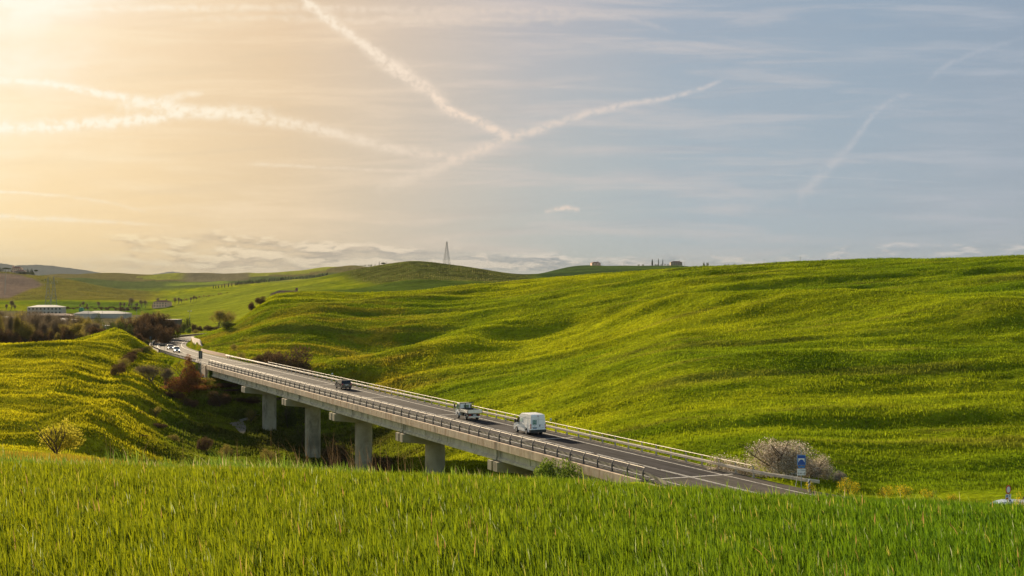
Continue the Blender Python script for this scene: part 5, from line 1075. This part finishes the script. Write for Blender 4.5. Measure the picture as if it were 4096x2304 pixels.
plant('green', 'green leafy bush against the near side of the bridge', 2232, 140, 1818, 250, var=0)
plant('budshrub', 'airy shrub with yellow buds at the left end of the wheat field', 240, 108, 1668, 180, var=0)
for px, Y, top, w, lb in ((3245, 124, 1922, 60, 'small yellow flowers right beside the striped marker board'), (3395, 123, 1903, 100, 'tall yellow-flowering clump below the small pale bush'), (3540, 121, 1938, 80, 'thin yellow-flowering clump midway along the hill foot'), (3620, 120, 1935, 110, 'widest yellow-flowering clump at the foot of the hill'),
        (3720, 118, 1952, 90, 'yellow-flowering clump right of the widest one'), (3810, 116, 1973, 60, 'low yellow-flowering clump nearest the pale blue car on its left'), (4085, 92, 1955, 60, 'bright yellow flowers at the right edge beside the round sign'), (4060, 88, 1978, 80, 'low yellow flowers in front of the round sign post')):
    plant('flower', lb, px, Y, top, w)
for i, (px, Y, top, w, k) in enumerate(((900, 298, 1530, 120, 'brown'), (985, 292, 1585, 130, 'brown'), (1010, 300, 1560, 120, 'brown'), (1090, 296, 1590, 130, 'brown'), (1180, 300, 1590, 120, 'brown'), (860, 292, 1600, 90, 'darkshrub'), (760, 288, 1590, 110, 'brown'), (1210, 262, 1690, 90, 'darkshrub'), (1000, 282, 1630, 60, 'weedy'))):
    plant(k, 'brown shrub in the dark thicket on the bank under the bridge deck', px, Y, top, w, 'dark thicket under the bridge deck')
for i, (px, Y, top, w, k) in enumerate(((560, 250, 1655, 60, 'weedy'), (480, 236, 1700, 50, 'weedy'), (640, 246, 1690, 70, 'brown'), (620, 262, 1625, 55, 'weedy'), (540, 285, 1580, 45, 'flower'), (700, 238, 1735, 70, 'weedy'), (820, 240, 1740, 80, 'brown'), (900, 232, 1775, 70, 'weedy'), (560, 222, 1760, 70, 'brown'), (1080, 236, 1790, 70, 'weedy'), (430, 222, 1755, 50, 'weedy'))):
    plant(k, 'low rough bush on the open gully bank left of the bridge pillars', px, Y, top, w, 'low bushes on the gully bank')
# the gully hedge up to the bend
for i, (px, Y, top, w, k) in enumerate(((474, 292, 1452, 62, 'brown'), (498, 312, 1428, 60, 'weedy'), (520, 328, 1408, 60, 'brown'), (545, 342, 1392, 62, 'weedy'), (572, 352, 1384, 62, 'darkshrub'), (596, 362, 1380, 46, 'weedy'))):
    plant(k, ['round brown bush alone at the lowest end of the gully hedge', 'second bush up the gully hedge, olive brown', 'third bush up the gully hedge, brown', 'fourth bush up the gully hedge, olive', 'dark green bush fifth up the gully hedge', 'topmost bush of the gully hedge below the bend'][i], px, Y, top, w)
for i, (px, Y, top, w, k) in enumerate(((436, 476, 1288, 80, 'darkshrub'), (470, 486, 1275, 80, 'darkshrub'), (500, 492, 1262, 90, 'brown'), (530, 500, 1258, 80, 'weedy'), (562, 496, 1250, 95, 'brown'), (595, 505, 1240, 95, 'brown'), (628, 498, 1246, 95, 'brown'), (655, 500, 1252, 85, 'brown'), (684, 494, 1275, 75, 'brown'), (706, 505, 1303, 60, 'darkshrub'), (520, 470, 1290, 90, 'darkshrub'), (575, 462, 1285, 90, 'brown'), (625, 460, 1292, 100, 'brown'), (668, 470, 1305, 90, 'brown'), (600, 525, 1248, 100, 'brown'), (550, 520, 1262, 90, 'brown'))):
    plant(k, 'dark brown or green tall bush in the thicket above the road bend', px, Y, top, w, 'thicket above the road bend')
for px, Y, top in ((575, 512, 1232), (640, 515, 1228), (480, 505, 1252)): plant('budding', 'thin tree rising out of the thicket above the road bend', px, Y, top, 60, 'thin trees in the thicket')
for px, Y, top, w in ((486, 302, 1445, 50), (508, 320, 1420, 52), (532, 336, 1402, 52), (558, 347, 1390, 52), (584, 357, 1386, 50)): plant('brown', 'brown bush filling the gully hedge', px, Y, top, w, 'filling bushes of the gully hedge')
for px, Y, top, w in ((395, 428, 1310, 60), (420, 432, 1300, 55), (455, 425, 1285, 60), (480, 418, 1282, 50), (360, 430, 1325, 60)): plant('darkshrub', 'low dark green bush on the crest of the left field', px, Y, top, w, 'low bushes on the left crest')
plant('brown', 'dark scrub patch on the slope above the gully hedge', 560, 395, 1330, 45); 
# right cutting
plant('darkshrub', 'dark green bush on the steep cutting above the retaining wall', 905, 440, 1282, 80); plant('darkshrub', 'second dark bush on the cutting, right of the first', 935, 446, 1290, 60)
plant('brown', 'brown bush on top of the cutting', 1040, 488, 1182, 56); plant('brown', 'grey-brown bush just over the top of the cutting', 1008, 484, 1205, 50)
# beyond the bend
plant('budding', 'wide bare tree with pale buds beyond the cutting', 870, 640, 1230, 130, var=1); plant('budding', 'narrower bare tree at the right of the wide one', 905, 650, 1240, 80, var=0)
plant('darkshrub', 'dark pointed evergreen left of the street lamp', 733, 650, 1275, 26); plant('darkshrub', 'taller dark pointed evergreen beside the street lamp', 752, 655, 1265, 28)
plant('green', 'bright green round bush beyond the bend', 752, 590, 1307, 28); plant('weedy', 'low brownish bush right of the bright green one', 785, 600, 1316, 45)
for px, top in ((720, 1290), (745, 1292), (775, 1290), (800, 1302), (830, 1298), (860, 1302)): plant('brown', 'brown roadside bush beyond the bend', px, 670, top, 42, 'brown bushes beyond the bend')
# the wood behind the left field
WR = random.Random(77)
for i in range(46):
    px = -90 + 470 * (i + WR.random()) / 46; Y = WR.uniform(405, 520); top = 1232 + WR.uniform(-18, 42) + max(0, (px - 180) * .17)
    plant('budding' if WR.random() < .5 else 'bare', 'leafless tree with pale buds in the wood behind the left field' if False else 'leafless tree in the wood behind the left field', px, Y, top, WR.uniform(80, 130), 'leafless wood behind the left field')
for i in range(44):
    px = -90 + 500 * (i + WR.random()) / 44; Y = WR.uniform(395, 470); plant('brown' if WR.random() < .75 else 'weedy', 'brown undergrowth bush in the wood behind the left field', px, Y, 1325 - 25 * WR.random() - max(0, (px - 250) * .08), WR.uniform(60, 95), 'undergrowth of the wood behind the left field')
plant('darkshrub', 'round dark evergreen in front of the long white roofs', 388, 700, 1247, 50, var=1); plant('budding', 'round brown tree left of the dark evergreen', 358, 690, 1258, 36)
# far trees in the valley
for px, row, top in ((331, 1233, 1202), (318, 1233, 1212), (345, 1233, 1212), (398, 1235, 1203), (485, 1235, 1205), (497, 1236, 1206), (526, 1236, 1184), (512, 1236, 1206), (545, 1237, 1208), (568, 1233, 1195), (583, 1232, 1196), (635, 1218, 1186), (699, 1218, 1184), (712, 1217, 1186), (727, 1215, 1192), (761, 1211, 1185), (774, 1206, 1178), (786, 1204, 1183), (40, 1245, 1195), (60, 1250, 1212), (22, 1250, 1212)):
    Y = find(px, row, 1180, 1600); plant('bare', 'small leafless tree on the valley floor before the far hills', px, Y, top, None, 'small leafless trees in the valley')
for i in range(34):
    px = 250 + 320 * i / 34 + WR.uniform(-4, 4); Y = find(px, 1236, 1150, 1500) + WR.uniform(-30, 30); plant('brown', 'brown hedge bush at the foot of the green valley field', px, Y, 1230 - WR.uniform(0, 6), 17, 'hedge along the valley field', single=True)
for i in range(40):
    t = WR.random(); px = 730 + 190 * t; row = 1206 - 26 * t + WR.uniform(-10, 6); Y = find(px, row, 1500, 2600); plant('weedy', 'small pale tree scattered below the cypress row', px, Y, row - WR.uniform(4, 8), 8, 'scattered small trees below the cypress row', single=True)
cl = [(853, 1164), (880, 1162), (929, 1161), (960, 1158), (1025, 1146), (1084, 1136), (1146, 1127), (1196, 1116), (1283, 1105), (1314, 1099)]
def cyp_row():
    px = 853.0
    while px < 1312:
        row = float(np.interp(px, [a for a, _ in cl], [b for _, b in cl])); Y = float(np.interp(px, [853, 1314], [2250, 3000])); x = (px - 2048) / F * Y; g = gz(x, Y); hrow = HY - (g - CZ) / Y * F
        h = 19 * (1 - .2 * (px - 853) / 460) * WR.uniform(.7, 1.1); plant('cypress', 'dark slim cypress in the long row climbing the far hill', px, Y, hrow - h, 4.6, 'long cypress row on the far hill', single=True)
        px += WR.uniform(9, 16) if px < 930 else WR.uniform(3.6, 6.5)
cyp_row()
# crops standing in rows on the far vineyards
def vines():
    X = []; Yy = []
    for k in range(150):
        for q in range(110):
            px = -60 + 720 * q / 110 + WR.uniform(-2, 2); Y = 1575 + 5.2 * k + .25 * px
            if Y > 2300 or (Y < 2120 and px < 185 - abs(Y - 1930) * .42): continue
            X.append((px - 2048) / F * Y); Yy.append(Y)
    for k in range(60):
        for q in range(95):
            px = 1400 + 740 * q / 95 + WR.uniform(-2, 2); Y = 1150 + 6 * k
            if px < 1480 - (Y - 1200) * .55: continue
            X.append((px - 2048) / F * Y); Yy.append(Y)
    X = np.array(X); Yy = np.array(Yy); pq = 2048 + F * X / Yy; kk = np.random.default_rng(8).random(len(X)) < .4 * np.clip(np.where(pq < 1000, (660 - pq) / 160, (2160 - pq) / 250), 0, 1); X = X[kk]; Yy = Yy[kk]; z = Hrel(X, Yy) + CZ; n = len(X); R = np.random.default_rng(3)
    o = blades('vineyard', X, Yy, z, R.uniform(.5, 1.0, n), R.uniform(.5, 1.0, n), R.uniform(0, 3, n), np.full(n, .1), np.array([.11, .11, .03])[None] * R.uniform(.6, 1.4, n)[:, None], MATS['crop_tuft'], 2)
    tag(o, 'rows of bare vines on the far hills', 'vineyard', kind='stuff')
vines()
# ------------------------------------------------------------------ buildings, masts
mat('wall_peach', (.80, .50, .34), .9, 0, .12, .5); mat('wall_stone', (.34, .26, .19), .95, 0, .2, .6); mat('wall_white', (.42, .39, .34), .8, 0, .08, .4); mat('roof_tile', (.30, .14, .09), .9, 0, .25, 1.2); mat('roof_metal', (.50, .49, .46), .35, .3, .12, .3)
mat('wall_dark', (.07, .055, .05), .8, 0, .2, .5); mat('hopper_green', (.03, .22, .09), .6, 0, .15, 1.0); mat('pane', (.04, .04, .045), .2); mat('roof_brown', (.26, .15, .11), .9, 0, .3, .8); mat('mast_steel', (.22, .23, .23), .6, .4); mat('pole_pale', (.42, .38, .33), .8); mat('roof_dark', (.11, .085, .075), .9, 0, .2, .5)
def house(name, label, px, Y, w, d, h, rh, wallm, roofm, rz=0.0, wins=None, chimney=True, flat=False, hip=True, over=.35, row=None, group=None, dz=0.0):
    p = G(px, Y); z = min(gz(p.x + dx, p.y + dy) for dx in (-w / 2, w / 2) for dy in (-d / 2, d / 2)); o = thing(name, label, 'building', (p.x, p.y, p.z + dz), rz, group); z0 = z - p.z - dz - .4
    b = MB(); b.box((0, 0, (h + z0) / 2), (w, d, h - z0)); b.build('wall', MATS[wallm], o)
    W2 = w / 2 + over; D2 = d / 2 + over; r = MB()
    if flat: r.box((0, 0, h + .18), (w + .3, d + .3, .34))
    else:
        ix = min(D2 * .9, W2 * .8) if hip else 0
        A = [(-W2, -D2, h - .03), (W2, -D2, h - .03), (W2, D2, h - .03), (-W2, D2, h - .03), (-W2 + ix, 0, h + rh), (W2 - ix, 0, h + rh)]
        r.add(A, [(0, 1, 5, 4), (1, 2, 5), (2, 3, 4, 5), (3, 0, 4), (3, 2, 1, 0)])
    rf = r.build('roof', MATS[roofm], o)
    if chimney: c = MB(); c.box((w * .28, 0, h + rh + .3), (.9, .7, 1.5)); c.build('chimney', MATS['roof_brown'], rf)
    if wins:
        nx, nz = wins
        for i in range(nx):
            for k in range(nz):
                x = -w / 2 + w * (i + .5) / nx; zz = h * (k + .55) / nz; f = MB(); f.box((x, -d / 2 - .03, zz), (min(1.1, w / nx * .4), .12, min(1.4, h / nz * .45))); f.build('window', MATS['pane'], o)
    return o
def find_top(px, y0, y1): ys = np.linspace(y0, y1, 300); r = Hrel((px - 2048) / F * ys, ys) / ys; return float(ys[int(np.argmax(r))])
Yv = find_top(68, 2000, 2500)
house('villa', 'peach hilltop villa with tiled roof and dark cypresses at far left', 70, Yv, 15, 11, 6.6, 2.6, 'wall_peach', 'roof_tile', .15, (5, 2)); house('farm_annex', 'low tiled annex in front of the peach villa', 84, Yv - 14, 15, 7, 3.0, 1.8, 'wall_stone', 'roof_tile', .1, None, False)
house('villa_tower', 'small square lookout turret at the left end of the villa', 54, Yv + 2, 3.5, 3.5, 9.4, .8, 'wall_peach', 'roof_tile', .15, None, False)
for px, top in ((103, 1078), (109, 1072), (115, 1077), (122, 1076), (127, 1072), (130, 1078), (133, 1086), (3, 1068), (46, 1080)): plant('cypress', 'thin dark cypress in the garden of the hilltop villa', px, Yv - 6, top, 4.5, 'cypresses of the hilltop villa')
for px, top, w in ((22, 1070, 30), (35, 1072, 24), (8, 1078, 22)): plant('pine', 'umbrella pine in the clump left of the villa', px, Yv - 4, top, w, 'umbrella pines left of the villa')
plant('pine', 'lone umbrella pine right of the villa cypresses', 144, find_top(144, 2000, 2500), 1078, 16); plant('pine', 'round pine on the vineyard slope, left one', 168, find(168, 1126, 1700, 2200), 1120, 9); plant('pine', 'round pine on the vineyard slope, right one', 181, find(181, 1125, 1700, 2200), 1118, 10)
for i in range(9): plant('darkshrub', 'clipped dark hedge bush below the villa', 78 + 7 * i, Yv - 20, 1087, 12, 'hedge below the villa', single=True)
house('farmhouse', 'two-storey stone farmhouse with hipped roof on the valley floor', 650, find(650, 1229, 1300, 1500), 15.5, 10, 5.2, 1.9, 'wall_peach', 'roof_tile', -.25, (5, 2)); house('shed', 'low lean-to at the left of the stone farmhouse', 622, find(622, 1230, 1300, 1500), 5, 6, 3.0, 1.0, 'wall_stone', 'roof_tile', -.2, None, False)
house('office_building', 'white two-storey works building with long white fascia', 187, find(187, 1258, 1000, 1250), 24, 13, 5.4, 1.4, 'wall_white', 'roof_metal', .08, (9, 2), False)
house('long_shed', 'long shed with bright white roof behind the dark evergreen', 425, find(425, 1270, 950, 1150), 31, 16, 2.9, 1.7, 'wall_white', 'roof_metal', -.12, None, False); house('long_shed', 'shorter white-roofed shed left of the dark evergreen', 345, find(345, 1272, 950, 1150), 13, 12, 3.2, 1.7, 'wall_white', 'roof_metal', -.1, None, False)
house('warehouse', 'brown-roofed warehouse below the white works building', 205, find(205, 1279, 900, 1100), 28, 12, 3.0, 1.3, 'wall_dark', 'roof_brown', .03, None, False); house('warehouse', 'pale grey warehouse in the middle of the yard', 262, 860, 13.5, 12, 3.4, 1.2, 'wall_white', 'roof_metal', .18, (3, 1), False)
house('greenhouse', 'long low shed with white ridge nearest the leafless wood', 120, 760, 28, 8, 3.6, .9, 'wall_stone', 'roof_metal', .06, None, False); house('greenhouse', 'long pale roofed shed at the left edge', 30, 900, 22, 9, 3.8, 1.1, 'wall_stone', 'roof_metal', .05, None, False); house('long_shed', 'low grey shed right of the pale warehouse', 370, 800, 16, 10, 2.8, .8, 'wall_white', 'roof_metal', -.1, None, False)
house('storage_hall', 'dark flat-roofed hall behind the thicket', 672, 745, 12.5, 9, 5.6, .3, 'wall_dark', 'roof_dark', -.05, None, False, True)
house('barn', 'long barn roof showing over the crest of the hill', 1150, 570, 13.0, 7, 4.0, 1.4, 'wall_stone', 'roof_brown', .08, None, True, False, True, .35, dz=0.0)
def set_top(o, row, Y, hh):                                       # stand the barn so that its ridge shows over the crest
    o.location.z = CZ - (row - HY) / F * Y - hh
for o in list(COL.objects):
    if o.name == 'barn': set_top(o, 1162, 570, 5.4)
    if o.name == 'storage_hall': pass
house('stone_house', 'small tiled stone house alone on the far green hill', 2382, find_top(2382, 1700, 2200), 12, 8, 3.0, 1.5, 'wall_peach', 'roof_tile', .2, (3, 1)); house('stone_house', 'larger stone farmhouse right of the three hilltop cypresses', 2704, find_top(2704, 1700, 2200), 17, 10, 4.6, 1.7, 'wall_stone', 'roof_brown', .05, (5, 2), True)
for px, top, w in ((2609, 1035, 9), (2634, 1033, 5), (2651, 1035, 5)): plant('cypress', {2609: 'broadest of the three hilltop cypresses left of the stone farmhouse', 2634: 'slim middle cypress of the three on the hilltop', 2651: 'slim cypress of three nearest the stone farmhouse'}[px], px, find_top(px, 1700, 2200) - 8, top, w)
for i, px in enumerate((2622, 2632, 2645, 2660, 2672, 2815, 2830, 2900, 2915, 2940, 2555, 2572)): plant('darkshrub', 'dark bush on the ridge by the stone farmhouse', px, find_top(px, 1700, 2200), {2815: 1044, 2830: 1047}.get(px, 1052 if px > 2700 else 1056), 12, 'ridge bushes by the stone farmhouse', single=True)
Yh = find_top(1530, 3200, 4200)
house('hill_villa', 'dark villa between two cypresses on the distant ridge', 1528, Yh, 24, 14, 6, 2, 'wall_stone', 'roof_dark', 0, None, False); house('hill_villa', 'long low tiled house right of the distant villa', 1575, Yh - 60, 20, 14, 5, 3.5, 'wall_stone', 'roof_brown', 0, None, False)
for px, top in ((1517, 1045), (1547, 1046)): plant('cypress', 'tall cypress at one side of the distant ridge villa', px, Yh - 10, top, 4, 'two cypresses of the distant ridge villa')
plant('pine', 'dark broad tree between the two distant ridge cypresses', 1534, Yh - 12, 1049, 22)
for px in (1372, 1383, 1394, 1404, 1420, 1428, 1441, 1449, 1457, 1463, 1473, 1480, 1486, 1500): plant('darkshrub', 'tiny round tree in the row on the distant ridge', px, find_top(px, 3200, 4200), 1071 - (px - 1372) * .085 - 5, 7, 'row of round trees on the distant ridge', single=True)
def lattice(name, label, px, Y, top, bw, group=None, arms=True):
    p = G(px, Y); H_ = CZ - (top - HY) / F * Y - p.z; o = thing(name, label, 'pylon', p, .4, group); m = MB(); n = 9; t = .06 + Y / 17000
    R = lambda q: bw * (1 - q) ** 1.1 * .5 + .35
    for sx, sy in ((1, 1), (1, -1), (-1, -1), (-1, 1)): m.tube([(sx * R(q), sy * R(q), H_ * q - .3 * (q == 0)) for q in np.linspace(0, 1, 6)], t, 4)
    m.build('legs', MATS['mast_steel'], o); b = MB()
    zs = [1 - (1 - i / n) ** 1.25 for i in range(n + 1)]
    for i in range(n):
        a, c = R(zs[i]), R(zs[i + 1]); za, zc = H_ * zs[i], H_ * zs[i + 1]
        for (ax, ay), (bx, by) in (((-1, -1), (1, -1)), ((1, -1), (1, 1)), ((1, 1), (-1, 1)), ((-1, 1), (-1, -1))):
            b.tube([(ax * a, ay * a, za), (bx * c, by * c, zc)], t * .6, 3, cap=False); b.tube([(bx * a, by * a, za), (ax * c, ay * c, zc)], t * .6, 3, cap=False)
    b.build('braces', MATS['mast_steel'], o)
    if arms:
        for q in (.80, .87, .94):
            s = 1 if int(q * 100) % 2 else -1; c = MB(); c.tube([(0, 0, H_ * q), (s * 3.2, 0, H_ * q)], t * .8, 4); a = c.build('cross_arm', MATS['mast_steel'], o)
            i_ = MB(); i_.tube([(s * 3.1, 0, H_ * q - 2.0), (s * 3.1, 0, H_ * q)], t * 1.0, 5); i_.build('insulator', MATS['pole_pale'], a)
    return o
lattice('pylon', 'lattice pylon left one of the pair above the works', 192, 1330, 1109, 5.5); lattice('pylon', 'lattice pylon right one of the pair above the works', 215, 1345, 1106, 5.5); lattice('pylon', 'single lattice pylon on top of the central hill', 1787, find_top(1787, 1300, 1700), 966, 5.2, arms=False)
def pole(label, px, Y, top, r=.16, arm=False, group=None, name='utility_pole', lean=0.0):
    p = G(px, Y); h = CZ - (top - HY) / F * Y - p.z; o = thing(name, label, 'pole', p, 0, group); m = MB(); m.tube([(0, 0, -.3), (lean * .5, 0, h * .6), (lean, 0, h)], [r, r * .85, r * .6], 6); m.build('pole', MATS['pole_pale' if lean or arm else 'mast_steel'], o)
    c = MB(); c.box((lean, 0, h - .2), ((1.4 if arm else .9), .12, .12)); a = c.build('cross_arm', MATS['mast_steel'], o)
    if arm:
        for s in (-1, 1): c = MB(); c.box((lean + s * .65, -.1, h - .15), (.55, .3, .22)); c.build('lamp', MATS['sign_white'], a)
    return o
pole('pale tall slightly bent pole on the ploughed slope at far left', 19, find(19, 1177, 1600, 2000), 1083, .42, lean=1.6); pole('street lamp with two white heads beyond the road bend', 759, 655, 1243, .10, True, name='street_lamp')
for px, Y, top in ((2437, 1900, 1034), (2494, 1900, 1048), (2739, 1900, 1033), (2771, 1900, 1036), (2855, 1900, 1040), (3056, 900, 1036), (3202, 560, 1027), (3290, 560, 1036), (3352, 560, 1031), (1555, 900, 1200)):
    if px != 1555: pole('thin far utility pole standing along the skyline', px, Y, top, .09 + Y / 16000, group='utility poles along the skyline')
for px, top in ((353, 1228), (409, 1242), (501, 1232), (547, 1218), (380, 1262), (263, 1258)): pole('thin lamp mast in the works yard', px, 900, top, .12, group='lamp masts of the works yard')
def hopper():
    p = G(326, 1000); o = thing('green_hopper', 'green steel hopper on legs behind the white roofs', 'hopper', p); k = 1000 / F; b = MB(); zt = CZ - (1234 - HY) * k - p.z; zb = CZ - (1252 - HY) * k - p.z; b.box((0, 0, (zt + zb) / 2), (15 * k, 3, zt - zb)); b.add([(-9 * k, -1.8, zt - 1), (9 * k, -1.8, zt - 1), (9 * k, 1.8, zt - 1), (-9 * k, 1.8, zt - 1), (-5 * k, -1, zt + .7), (5 * k, -1, zt + .7), (5 * k, 1, zt + .7), (-5 * k, 1, zt + .7)], [(0, 1, 5, 4), (1, 2, 6, 5), (2, 3, 7, 6), (3, 0, 4, 7), (4, 5, 6, 7), (3, 2, 1, 0)]); b.build('tank', MATS['hopper_green'], o)
    for s in (-1, 1): q = MB(); q.box((s * 6 * k, 0, zb / 2 - .2), (.35, .35, zb + .4)); q.build('leg', MATS['hopper_green'], o)
hopper()
# ------------------------------------------------------------------ the air
def haze():
    m = bpy.data.materials.new('haze_air'); m.use_nodes = True; nt = m.node_tree; nt.nodes.clear()
    out = nt.nodes.new('ShaderNodeOutputMaterial'); v = nt.nodes.new('ShaderNodeVolumePrincipled')
    v.inputs['Color'].default_value = (.36, .39, .41, 1); v.inputs['Density'].default_value = 0.000036; v.inputs['Anisotropy'].default_value = 0.0
    nt.links.new(v.outputs[0], out.inputs['Volume'])
    mb = MB(); mb.box((0, 9900, 106), (52000, 20600, 300)); o = mb.build('haze', m)
    tag(o, kind='stuff'); tag(o, 'thin warm evening haze over the whole valley', 'haze')
haze()
